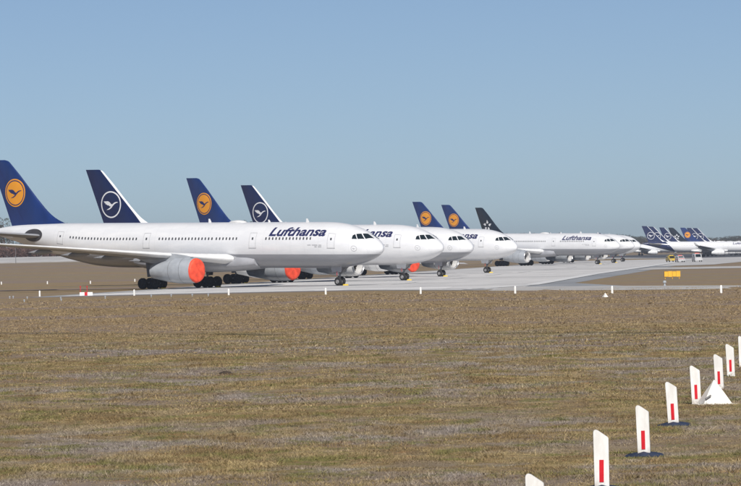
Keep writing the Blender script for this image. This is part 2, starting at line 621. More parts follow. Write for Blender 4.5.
# the pale bank in front of the wood on the left
bk_v, bk_f = [], []
bx = list(np.arange(-600, 31, 15))
by = list(np.arange(1408, 1482, 9))
for y in by:
    for x in bx:
        bk_v.append((x, y, terrain(x, y) + 0.03))
for j in range(len(by) - 1):
    for i in range(len(bx) - 1):
        a = j * len(bx) + i
        bk_f.append((a, a + 1, a + 1 + len(bx), a + len(bx)))
kind(obj('gravel_path', mesh('gravel_path', bk_v, bk_f, 60), 'concrete_far'), 'structure')

# ------------------------------------------------------------------ grass
def build_grass():
    V, Fc, T = [], [], []
    base = 0
    for d0, d1, dens, h0, w0, blades in ((55, 110, 58, 0.045, 0.008, 10), (110, 170, 28, 0.048, 0.013, 9),
                                         (170, 300, 7, 0.055, 0.024, 8), (300, 440, 1.2, 0.06, 0.045, 8)):
        n = int(dens * 0.5 * 0.19 * (d1 ** 2 - d0 ** 2) + dens * 4 * (d1 - d0))
        d = np.sqrt(rng.random(n) * (d1 ** 2 - d0 ** 2) + d0 ** 2)
        x = (rng.random(n) - 0.5) * (0.19 * d + 4)
        # clumping: thin out by a patch noise
        keep, zz, hs = [], [], []
        for i in range(n):
            p = noise.noise((x[i] * 0.55, d[i] * 0.45, 2.0)) * 0.6 + noise.noise((x[i] * 0.16, d[i] * 0.13, 7.0)) * 0.7
            if p > -0.62 + rng.random() * 0.35 - 0.2:
                keep.append(i)
                zz.append(terrain(x[i], d[i]))
                hs.append(0.50 + 0.85 * max(0, p + 0.40) + (1.3 if rng.random() < 0.022 else 0))
        keep = np.array(keep)
        x, d, z, hs = x[keep], d[keep], np.array(zz), np.array(hs)
        # stay off the service road
        n = len(x)
        m = n * blades
        cx = np.repeat(x, blades) + rng.normal(0, 0.055 * (1 + d0 / 150), m)
        cy = np.repeat(d, blades) + rng.normal(0, 0.055 * (1 + d0 / 150), m)
        cz = np.repeat(z, blades) - 0.01
        h = np.repeat(hs, blades) * h0 * (0.4 + 1.0 * rng.random(m))
        ang = rng.random(m) * 2 * math.pi
        lean = rng.random(m) * 2.2
        wx, wy = np.cos(ang) * w0, np.sin(ang) * w0
        la = rng.random(m) * 2 * math.pi
        tipx, tipy = cx + np.cos(la) * lean * h, cy + np.sin(la) * lean * h
        v = np.empty((m, 3, 3))
        v[:, 0] = np.stack([cx - wx, cy - wy, cz], 1)
        v[:, 1] = np.stack([cx + wx, cy + wy, cz], 1)
        v[:, 2] = np.stack([tipx, tipy, cz + h], 1)
        tone = np.repeat(np.clip(0.38 + 0.24 * rng.standard_normal(m), 0, 1.2), 3)
        V.append(v.reshape(-1, 3))
        Fc.append(np.arange(base, base + 3 * m).reshape(-1, 3))
        T.append(tone)
        base += 3 * m
    me = fast_mesh('grass', np.concatenate(V), np.concatenate(Fc), np.concatenate(T))
    print('GRASS tris', len(me.polygons))
    return me


kind(obj('grass', build_grass(), 'blades'), 'stuff', 'short dry straw and moss coloured meadow grass')

# ------------------------------------------------------------------ wide-body airliner meshes
TOP = [(0, -0.45), (0.10, -0.08), (0.35, 0.24), (0.9, 0.70), (1.5, 1.10), (2.2, 1.50), (3.2, 1.96), (4, 2.24), (5, 2.49),
       (6, 2.66), (7, 2.76), (8.5, 2.82), (50, 2.82), (56, 2.72), (60, 2.50), (62, 2.25), (63.3, 2.02)]
BOT = [(0, -0.45), (0.12, -0.80), (0.4, -1.05), (1, -1.43), (2, -1.88), (3, -2.2), (4, -2.43), (6, -2.72), (8.5, -2.82),
       (41, -2.82), (45, -2.62), (49, -1.98), (53, -1.08), (57, -0.1), (60, 0.65), (62, 1.15), (63.3, 1.48)]
HW = [(0, 0.0), (0.12, 0.40), (0.4, 0.80), (1, 1.36), (2, 1.92), (3, 2.26), (4, 2.48), (6, 2.72), (8.5, 2.82),
      (42, 2.82), (46, 2.72), (50, 2.38), (54, 1.84), (58, 1.18), (61, 0.66), (62.5, 0.42), (63.3, 0.28)]


def P(s, y, zb):
    return Vector((6.67 - s, y, BODY_Z + zb + (s - 6.67) * TILT))


def skin(s, phi, off=0.0):
    """fuselage surface; phi from the crown, positive towards starboard"""
    t, b, w = interp(TOP, s), interp(BOT, s), interp(HW, s)
    c, hh = (t + b) / 2, (t - b) / 2
    # widest point sits a bit above the middle in the nose
    ny_, nz_ = math.sin(phi), math.cos(phi)
    y = -w * ny_
    z = c + hh * nz_
    n = Vector((0, -ny_ / max(w, 0.05), nz_ / max(hh, 0.05))).normalized()
    return P(s, y, z) + n * off


def fuselage_mesh():
    ss = [0.001, 0.03, 0.08, 0.15, 0.25, 0.4, 0.6, 0.8, 1.0, 1.3, 1.6, 1.9, 2.2, 2.5, 2.8, 3.2, 3.6, 4, 4.5, 5, 5.5, 6, 7, 8.5]
    ss += list(np.arange(10, 41, 2.0)) + list(np.arange(41, 63, 1.0)) + [62.6, 63.0, 63.3]
    b = MB()
    rings = [[skin(s, 2 * math.pi * i / 56) for i in range(56)] for s in ss]
    b.loft(rings)
    return b.mesh('fuselage', 40)


def patch(sphis, off, nu=6, nv=4):
    """four corners in (s, phi): bottom-front, bottom-rear, top-rear, top-front"""
    (s0, p0), (s1, p1), (s2, p2), (s3, p3) = sphis
    vs, fs = [], []
    for j in range(nv + 1):
        v = j / nv
        for i in range(nu + 1):
            u = i / nu
            s = (1 - v) * ((1 - u) * s0 + u * s1) + v * ((1 - u) * s3 + u * s2)
            p = (1 - v) * ((1 - u) * p0 + u * p1) + v * ((1 - u) * p3 + u * p2)
            vs.append(skin(s, R(p), off))
    for j in range(nv):
        for i in range(nu):
            a = j * (nu + 1) + i
            fs.append((a, a + 1, a + nu + 2, a + nu + 1))
    return vs, fs


# corners as (s, height above the body axis): bottom-front, bottom-rear, top-rear, top-front
PANES = [[(1.02, 0.76), (1.60, 0.72), (2.30, 1.36), (1.93, 1.33)],
         [(1.70, 0.72), (2.40, 0.72), (2.86, 1.33), (2.40, 1.36)],
         [(2.49, 0.72), (3.12, 0.74), (3.16, 1.16), (2.95, 1.31)]]


def pane_mesh(k, side):
    c = []
    for s, zb in PANES[k]:
        t, b = interp(TOP, s), interp(BOT, s)
        ph = math.degrees(math.acos(max(-1, min(1, (zb - (t + b) / 2) / ((t - b) / 2)))))
        c.append((s, max(ph, 2.0) * side))
    vs, fs = patch(c, 0.022, 8, 6)
    return mesh('cockpit_window', vs, fs, 50)


WZ = math.acos(0.82 / 2.82)


def windows_mesh():
    b = MB()
    for s0, s1 in ((9.0, 16.2), (20.6, 23.8), (24.5, 33.4), (36.8, 48.2)):
        n = int((s1 - s0) / 0.533)
        for k in range(n + 1):
            s = s0 + k * 0.533
            for side in (1, -1):
                pr = [(-.11, -.12), (-.06, -.17), (.06, -.17), (.11, -.12), (.11, .12), (.06, .17), (-.06, .17), (-.11, .12)]
                b.add([skin(s + a, side * (WZ - c / 2.82), 0.012) for a, c in pr], [tuple(range(8))])
    return b.mesh('cabin_window_row', 0)


def door_mesh(s0, w=1.07, z0=-0.30, z1=1.55, side=1):
    """thin raised outline, sill plate and small porthole of a cabin door"""
    b = MB()
    pa, pb = math.degrees(math.acos(z0 / 2.84)), math.degrees(math.acos(z1 / 2.84))
    t = 0.05
    dp = 1.1
    for c in ([(s0, pa), (s0 + t, pa), (s0 + t, pb), (s0, pb)],
              [(s0 + w - t, pa), (s0 + w, pa), (s0 + w, pb), (s0 + w - t, pb)],
              [(s0 + t, pb + dp), (s0 + w - t, pb + dp), (s0 + w - t, pb), (s0 + t, pb)],
              [(s0 - 0.05, pa + 2 * dp), (s0 + w + 0.05, pa + 2 * dp), (s0 + w + 0.05, pa), (s0 - 0.05, pa)]):
        vs, fs = patch([(s, p * side) for s, p in c], 0.012, 2, 6)
        b.add(vs, fs)
    pm = math.degrees(WZ)
    vs, fs = patch([(s0 + .42, (pm + 3.2) * side), (s0 + .66, (pm + 3.2) * side), (s0 + .66, (pm - 3.2) * side), (s0 + .42, (pm - 3.2) * side)], 0.013, 2, 2)
    b.add(vs, fs, 1)
    return b.mesh('door', 0)


def project(me, fn, step):
    """cut a flat (u, v) mesh into small cells and lay it on a curved surface"""
    bm = bmesh.new()
    bm.from_mesh(me)
    for ax in (0, 1):
        lo = min(v.co[ax] for v in bm.verts)
        hi = max(v.co[ax] for v in bm.verts)
        k = lo + step
        while k < hi:
            no = [0, 0, 0]
            no[ax] = 1
            co = [0, 0, 0]
            co[ax] = k
            bmesh.ops.bisect_plane(bm, geom=bm.verts[:] + bm.edges[:] + bm.faces[:], plane_co=co, plane_no=no)
            k += step
    bmesh.ops.triangulate(bm, faces=bm.faces)
    for v in bm.verts:
        v.co = fn(v.co.x, v.co.y)
    bm.to_mesh(me)
    bm.free()
    return me


def title_mesh():
    cu = bpy.data.curves.new('title', 'FONT')
    cu.body = 'Lufthansa'
    cu.shear = 0.28
    cu.size = 1.72
    cu.offset = 0.05
    cu.space_character = 1.0
    cu.resolution_u = 3
    o = bpy.data.objects.new('title', cu)
    COL.objects.link(o)
    bpy.context.view_layer.update()
    dg = bpy.context.evaluated_depsgraph_get()
    me = bpy.data.meshes.new_from_object(o.evaluated_get(dg))
    bpy.data.objects.remove(o)
    x0 = min(v.co.x for v in me.vertices)
    x1 = max(v.co.x for v in me.vertices)
    y1 = max(v.co.y for v in me.vertices)
    kx, ky = 8.75 / (x1 - x0), 1.30 / y1
    p0 = math.acos(1.16 / 2.82)
    for v in me.vertices:
        v.co.x = (v.co.x - x0) * kx
        v.co.y *= ky
    me.materials.clear()
    return project(me, lambda u, v: skin(15.6 - u, p0 - v / 2.82, 0.014), 0.16)


def airfoil(n=12, t=0.12):
    """closed loop of (x along chord 0..1, z in chords)"""
    up, lo = [], []
    for i in range(n + 1):
        x = 0.5 * (1 - math.cos(math.pi * i / n))
        y = 5 * t * (0.2969 * math.sqrt(x) - 0.126 * x - 0.3516 * x * x + 0.2843 * x ** 3 - 0.1036 * x ** 4)
        up.append((x, y * 0.95 + 0.0))
        lo.append((x, -y * 1.05))
    return up[::-1] + lo[1:-1]


WING = [(0.0, 19.4, 13.4, 0.135, -1.80), (2.8, 21.0, 11.4, 0.13, -1.62), (6, 23.0, 9.5, 0.118, -1.38), (9.5, 25.15, 7.7, 0.11, -1.10),
        (15, 28.5, 6.2, 0.105, -0.62), (22, 32.8, 4.35, 0.10, -0.02), (28.9, 37.0, 2.6, 0.095, 0.52)]


def wing_mesh(side):
    b = MB()
    rings = []
    for y, le, ch, t, z in WING:
        rings.append([P(le + x * ch, -side * y, z + zz * ch - 0.035 * x * ch) for x, zz in airfoil(12, t)])
    b.loft(rings)
    return b.mesh('wing', 40)


def slat_mesh(side):
    """bright leading-edge slats, a thin shell just proud of the wing nose"""
    b = MB()
    rings = []
    for y, le, ch, t, z in WING[1:]:
        ring = [(x, zz) for x, zz in airfoil(24, t * 1.06) if x < 0.13]
        # order from upper rear round the nose to lower rear
        rings.append([P(le - 0.02 + x * ch, -side * y, z + zz * ch - 0.035 * x * ch) for x, zz in ring])
    n = len(rings[0])
    vs = [p for r in rings for p in r]
    fs = [(k * n + i, k * n + i + 1, (k + 1) * n + i + 1, (k + 1) * n + i) for k in range(len(rings) - 1) for i in range(n - 1)]
    return mesh('slat', vs, fs, 50)


def stencil_mesh():
    """small unreadable lines of print below the window row"""
    b = MB()
    for row, (z, s0, words) in enumerate(((0.02, 9.4, (0.55, 0.85, 0.45)), (-0.18, 8.3, (0.35, 0.55)))):
        s_ = s0
        for w in words:
            pa = math.degrees(math.acos((z - 0.05) / 2.82))
            pb = math.degrees(math.acos((z + 0.05) / 2.82))
            vs, fs = patch([(s_ - w, pa), (s_, pa), (s_, pb), (s_ - w, pb)], 0.012, 2, 2)
            b.add(vs, fs)
            s_ -= w + 0.16
    return b.mesh('stencil_line', 0)


def cowl_seam_mesh(x):
    b = MB()
    r0, r1 = interp(NAC, x), interp(NAC, x + 0.05)
    lathe(b, [(x, r0 + 0.006), (x + 0.05, r1 + 0.006)])
    return b.mesh('cowl_seam', 60)


def winglet_mesh(side):
    b = MB()
    rings = []
    for y, le, ch, t, z in ((28.85, 37.15, 2.4, 0.09, 0.52), (29.15, 37.7, 2.1, 0.08, 0.68), (29.45, 38.5, 1.7, 0.08, 1.2), (29.9, 39.8, 0.9, 0.08, 2.1)):
        cy = 0.2 if y < 29 else 0.85
        ring = []
        for x, zz in airfoil(8, t):
            ring.append(P(le + x * ch, -side * (y - zz * ch * cy), z + zz * ch * (1 - cy) - 0.03))
        rings.append(ring)
    b.loft(rings)
    return b.mesh('winglet', 40)


def wing_z(y):
    return interp([(w[0], w[4]) for w in WING], y)


def fairing_mesh(side, y):
    le = interp([(w[0], w[1]) for w in WING], y)
    ch = interp([(w[0], w[2]) for w in WING], y)
    L = 0.62 * ch + 1.2
    s0 = le + ch * 0.50
    rings = []
    for k in range(9):
        u = k / 8
        r = max(0.02, math.sin(math.pi * u ** 0.8)) * 0.34
        rings.append([P(s0 + u * L, -side * y + r * 0.7 * math.cos(a), wing_z(y) - 0.45 - 0.1 * u + r * math.sin(a))
                      for a in (2 * math.pi * i / 10 for i in range(10))])
    return MB().loft(rings).mesh('flap_fairing', 50)


def belly_mesh():
    rings = []
    for k in range(19):
        u = k / 18
        s = 18.2 + u * 19.5
        g = math.sin(math.pi * u) ** 0.55 if 0 < u < 1 else 0.0
        w, top, bot = 2.3 + 0.85 * g, -1.2 + 0.1 * g, -2.65 - 0.72 * g
        ring = []
        for i in range(28):
            a = 2 * math.pi * i / 28
            cy, cz = math.cos(a), math.sin(a)
            y = w * math.copysign(abs(cy) ** 0.75, cy)
            z = (top + bot) / 2 + (top - bot) / 2 * math.copysign(abs(cz) ** 0.75, cz)
            ring.append(P(s, y, z))
        rings.append(ring)
    return MB().loft(rings).mesh('belly_fairing', 50)


FIN_LE = [(2.0, 48.6), (2.7, 50.6), (3.2, 52.0), (3.9, 53.25), (4.8, 54.35), (10.5, 60.05), (10.85, 60.5), (11.0, 61.1)]
FIN_TE = [(2.0, 59.9), (11.0, 63.55)]


def fin_half(s, zb):
    le, te = interp(FIN_LE, zb), interp(FIN_TE, zb)
    x = max(0.0, min(1.0, (s - le) / (te - le)))
    ch = te - le
    t = 0.095
    return ch * 5 * t * (0.2969 * math.sqrt(x) - 0.126 * x - 0.3516 * x * x + 0.2843 * x ** 3 - 0.1036 * x ** 4)


def fin_mesh():
    rings = []
    for z in (2.0, 2.4, 2.7, 2.95, 3.2, 3.55, 3.9, 4.35, 4.8, 6, 7.5, 9, 10.5, 10.7, 10.85, 10.95, 11.0):
        le, te = interp(FIN_LE, z), interp(FIN_TE, z)
        ch = te - le
        rings.append([P(le + x * ch, y * ch, z) for x, y in airfoil(14, 0.095)])
    return MB().loft(rings).mesh('fin', 40)


def rudder_seam_mesh():
    b = MB()
    vs = []
    for k in range(13):
        z = 2.9 + k * (10.7 - 2.9) / 12
        le, te = interp(FIN_LE, z), interp(FIN_TE, z)
        s = te - 0.31 * min(te - le, 8.4)
        for ds in (0, 0.05):
            vs.append(P(s + ds, -fin_half(s, z) * 1.05 - 0.012, z))
    b.add(vs, [(2 * k, 2 * k + 1, 2 * k + 3, 2 * k + 2) for k in range(12)])
    return b.mesh('rudder_seam', 0)


def flat(name, polys):
    me = bpy.data.meshes.new(name)
    vs, fs = [], []
    for p in polys:
        o = len(vs)
        vs += [(x, y, 0) for x, y in p]
        fs.append(tuple(range(o, o + len(p))))
    me.from_pydata(vs, [], fs)
    return me


def ring_polys(r0, r1, n=48):
    out = []
    for i in range(n):
        a, c = 2 * math.pi * i / n, 2 * math.pi * (i + 1) / n
        if r0 <= 0:
            out.append([(0, 0), (r1 * math.cos(a), r1 * math.sin(a)), (r1 * math.cos(c), r1 * math.sin(c))])
        else:
            out.append([(r0 * math.cos(a), r0 * math.sin(a)), (r1 * math.cos(a), r1 * math.sin(a)),
                        (r1 * math.cos(c), r1 * math.sin(c)), (r0 * math.cos(c), r0 * math.sin(c))])
    return out


CRANE = [[(-0.52, -0.44), (-0.20, -0.40), (0.06, -0.27), (0.22, -0.10), (0.40, 0.04), (0.58, 0.13), (0.80, 0.17), (0.62, 0.22),
          (0.40, 0.17), (0.20, 0.05), (0.06, -0.08), (-0.04, -0.20), (-0.20, -0.30)],
         [(0.07, -0.10), (0.16, 0.00), (0.02, 0.06), (-0.12, 0.20), (-0.30, 0.27), (-0.80, 0.26), (-0.66, 0.18), (-0.74, 0.15),
          (-0.56, 0.09), (-0.60, 0.04), (-0.42, 0.00), (-0.42, -0.05), (-0.24, -0.06), (-0.08, -0.16)]]


def star_polys():
    out = []
    for k in range(5):
        a = math.pi / 2 + 2 * math.pi * k / 5
        def rot(r, da):
            return (r * math.cos(a + da), r * math.sin(a + da))
        out.append([rot(0.30, 0.0), rot(0.62, -0.50), rot(1.0, 0.05), rot(0.52, 0.36)])
    return out


def emblem(name, polys, s0, z0, rad, off):
    me = flat(name, [[(u * rad, v * rad) for u, v in p] for p in polys])
    return project(me, lambda u, v: P(s0 - u, -fin_half(s0 - u, z0 + v) * 1.05 - off, z0 + v), 0.3)


def stab_mesh(side):
    b = MB()
    rings = []
    for y, le, ch, t, z in ((0.0, 51.8, 7.0, 0.10, 1.1), (1.4, 53.3, 6.0, 0.10, 1.2), (5.5, 56.6, 4.1, 0.09, 1.58), (9.3, 59.6, 2.35, 0.09, 1.95), (9.7, 60.1, 1.9, 0.05, 1.98)):
        rings.append([P(le + x * ch, -side * y, z + zz * ch) for x, zz in airfoil(9, t)])
    return b.loft(rings).mesh('stabilizer', 40)


def stab_plate_mesh(side):
    vs, fs = [], []
    n, rr = 32, (0.02, 0.25, 0.5, 0.75, 1.0)
    for q in rr:
        for k in range(n):
            a = 2 * math.pi * k / n
            s = 55.0 + 1.75 * q * math.cos(a)
            t, bt = interp(TOP, s), interp(BOT, s)
            zb = 1.30 + 0.80 * q * math.sin(a)
            phi = math.acos(max(-1, min(1, (zb - (t + bt) / 2) / ((t - bt) / 2))))
            vs.append(skin(s, side * phi, 0.03))
    for j in range(len(rr) - 1):
        for k in range(n):
            m = (k + 1) % n
            fs.append((j * n + k, j * n + m, (j + 1) * n + m, (j + 1) * n + k))
    fs.append(tuple(range(n)))
    return mesh('stabilizer_plate', vs, fs, 60)


# engine: local to its own axis, x forward from the intake lip
NAC = [(0.0, 1.40), (0.06, 1.49), (0.2, 1.56), (0.7, 1.64), (1.6, 1.68), (2.6, 1.66), (3.8, 1.55), (5.0, 1.34), (6.2, 1.10), (6.95, 0.97)]
INN = [(0.0, 1.40), (0.06, 1.33), (0.25, 1.27), (0.7, 1.24), (1.35, 1.26)]
ENG_S, ENG_Z, ENG_Y = 21.35, 2.22, 9.37


def lathe(b, prof, n=40, mi=0, cap0=False, cap1=False, droop=0.0):
    rings = [[(-x, r * math.cos(a), r * math.sin(a) + droop * x) for a in (2 * math.pi * i / n for i in range(n))] for x, r in prof]
    return b.loft(rings, cap0, cap1, mi)


def nacelle_mesh():
    xs_ = [0.2, 0.45, 0.7, 1.1, 1.6, 2.1, 2.6, 3.2, 3.8, 4.4, 5.0, 5.6, 6.2, 6.95]
    b = MB()
    lathe(b, [(x, interp(NAC, x)) for x in xs_])
    lathe(b, [(6.95, 0.97), (6.9, 0.90), (6.0, 0.95)], cap1=True, mi=1)
    b.tube((-6.0, 0, 0), (-7.25, 0, 0), 0.45, 0.08, 16, 1)
    return b.mesh('engine_nacelle', 45)


def lip_mesh():
    b = MB()
    lathe(b, [(0.2, interp(NAC, 0.2)), (0.12, 1.525), (0.06, 1.49), (0.02, 1.45), (0, 1.40), (0.02, 1.36), (0.06, 1.33), (0.25, 1.27)])
    return b.mesh('intake_lip', 60)


def duct_mesh():
    b = MB()
    lathe(b, [(0.25, 1.27), (0.7, 1.24), (1.35, 1.26), (1.5, 1.26)])
    return b.mesh('intake_duct', 60)


def fan_mesh():
    b = MB()
    lathe(b, [(1.46, 1.25), (1.48, 0.3)], n=40, cap1=True, mi=0)
    for k in range(22):
        a = 2 * math.pi * k / 22
        p = []
        for r, tw in ((0.3, 0.10), (0.8, 0.15), (1.23, 0.20)):
            p += [(-1.20 - 0.02 * r, r * math.cos(a - tw), r * math.sin(a - tw)), (-1.40, r * math.cos(a + tw), r * math.sin(a + tw))]
        b.add(p, [(0, 1, 3, 2), (2, 3, 5, 4)], 0)
    lathe(b, [(0.72, 0.02), (0.85, 0.12), (1.05, 0.24), (1.3, 0.33), (1.45, 0.35)], 20, 1, True, False)
    return b.mesh('fan', 30)


def cover_mesh():
    b = MB()
    prof = [(-0.10, 0.02), (-0.12, 0.5), (-0.11, 1.0), (-0.08, 1.36), (-0.03, 1.48), (0.08, 1.545), (0.24, 1.60)]
    rings = []
    for k, (x, r) in enumerate(prof):
        rings.append([(-x + 0.012 * math.sin(5 * a + k) * (r > 0.3), (r + 0.010 * math.sin(9 * a + k)) * math.cos(a), (r + 0.010 * math.sin(7 * a)) * math.sin(a))
                      for a in (2 * math.pi * i / 48 for i in range(48))])
    b.loft(rings, True, False)
    return b.mesh('intake_cover', 50)


def pylon_mesh():
    pts = [(22.0, 3.86), (23.4, 4.16), (25.3, 4.42), (28.0, 4.25), (31.3, 3.98), (29.6, 3.35), (27.4, 2.95), (23.2, 3.2)]
    rings = []
    for sgn, k in ((-1, 0.55), (-1, 1), (1, 1), (1, 0.55)):
        rings.append([(6.67 - (26.5 + (s - 26.5) * (1 if k == 1 else 0.97)), sgn * 0.24 * (1 if k == 1 else 1.12), z if k == 1 else 3.7 + (z - 3.7) * 0.9) for s, z in pts])
    rings = [rings[0], rings[1], rings[2], rings[3]]
    order = [0, 3]
    return MB().loft([rings[0], rings[3]]).mesh('pylon', 30)


def wheel_mesh(r, w):
    b = MB()
    prof = [(-w/2 + 0.02, r * 0.50), (-w/2, r * 0.62), (-w/2, r * 0.82), (-w/2 + 0.06, r * 0.95), (-w/4, r), (w/4, r), (w/2 - 0.06, r * 0.95), (w/2, r * 0.82), (w/2, r * 0.62), (w/2 - 0.02, r * 0.50)]
    def ring(y, rr):
        return [(rr * math.cos(a), y, rr * math.sin(a)) for a in (2 * math.pi * i / 22 for i in range(22))]
    b.loft([ring(y, rr) for y, rr in prof], False, False, 0)
    for sg in (-1, 1):
        b.loft([ring(sg * (w/2 - 0.02), r * 0.5), ring(sg * (w/2 - 0.09), r * 0.44), ring(sg * (w/2 - 0.07), r * 0.2), ring(sg * (w / 2 - 0.01), r * 0.14)], False, True, 1)
    return b.mesh('wheel', 40)


def nose_gear_mesh():
    b = MB()
    b.tube((0, 0, 0.5), (0, 0, 1.2), 0.075)
    b.tube((0, 0, 1.1), (-0.12, 0, 2.75), 0.13)
    b.tube((0, -0.42, 0.52), (0, 0.42, 0.52), 0.07)
    b.tube((0, 0, 1.3), (1.5, 0.18, 2.5), 0.055)
    b.tube((0, 0, 1.3), (1.5, -0.18, 2.5), 0.055)
    b.tube((-0.02, 0, 0.62), (-0.38, 0, 0.95), 0.05)
    b.tube((-0.38, 0, 0.95), (-0.05, 0, 1.3), 0.05)
    b.box(-0.05, 0.16, -0.22, 0.22, 1.5, 1.72)
    return b.mesh('nose_gear', 40)


def gear_door_mesh(side):
    b = MB()
    y = side * 0.52
    b.loft([[(x, y + side * (dy + e), z) for x, z in ((-0.95, 2.38), (0.75, 2.34), (0.6, 1.62), (-0.8, 1.7))] for dy, e in ((0, 0), (0.04, 0))])
    return b.mesh('gear_door', 30)


def main_gear_mesh(side):
    b = MB()
    x0, y0 = 6.67 - 32.04, -side * 5.34
    b.tube((x0, y0, 0.75), (x0, y0, 1.8), 0.13)
    b.tube((x0, y0, 1.6), (x0 + 0.1, y0 * 1.02, 3.7), 0.21)
    b.tube((x0 - 1.0, y0, 0.75), (x0 + 1.0, y0, 0.75), 0.13)
    for dx in (-0.99, 0.99):
        b.tube((x0 + dx, y0 - 0.75, 0.70), (x0 + dx, y0 + 0.75, 0.70), 0.09)
    b.tube((x0, y0, 1.9), (x0 + 0.1, y0 * 0.45, 3.0), 0.09)
    b.tube((x0, y0, 1.8), (x0 + 2.0, y0 * 1.0, 3.4), 0.08)
    b.loft([[(x0 + dx, y0 - side * (0.38 + e), z) for dx, z in ((-0.7, 3.5), (0.8, 3.5), (0.55, 1.55), (-0.45, 1.5))] for e in (0, 0.05)])
    return b.mesh('main_gear', 40)


def blade_antenna_mesh(s, h, c):
    b = MB()
    b.loft([[skin(s, 0) + Vector((dx, dy, 0)) for dx, dy in ((c / 2, 0), (0, .04), (-c / 2, 0), (0, -.04))],
            [skin(s, 0) + Vector((dx - 0.12, dy, h)) for dx, dy in ((c / 4, 0), (0, .02), (-c / 4, 0), (0, -.02))]])
    return b.mesh('antenna', 40)


def radome_mesh():
    rings = []
    for k in range(9):
        u = k / 8
        g = math.sin(math.pi * u) ** 0.6 if 0 < u < 1 else 0.01
        rings.append([skin(21 + 3 * u, 0) + Vector((0, 0.55 * g * math.cos(a), 0.30 * g * math.sin(a) - 0.03)) for a in (math.pi * i / 8 for i in range(9))])
    return MB().loft(rings).mesh('antenna_dome', 40)


def nose_ring_mesh():
    me = flat('nose_badge', [[(u * .40, v * .40) for u, v in p] for p in ring_polys(0.86, 1.0, 24)] +
              [[(u * .30, v * .30) for u, v in p] for p in CRANE])
    return project(me, lambda u, v: skin(2.75 - u * 0.95, R(97) - v / 2.2, 0.012), 0.2)


MESH = {}


def get(key, fn, *a):
    if key not in MESH:
        MESH[key] = fn(*a)
    return MESH[key]


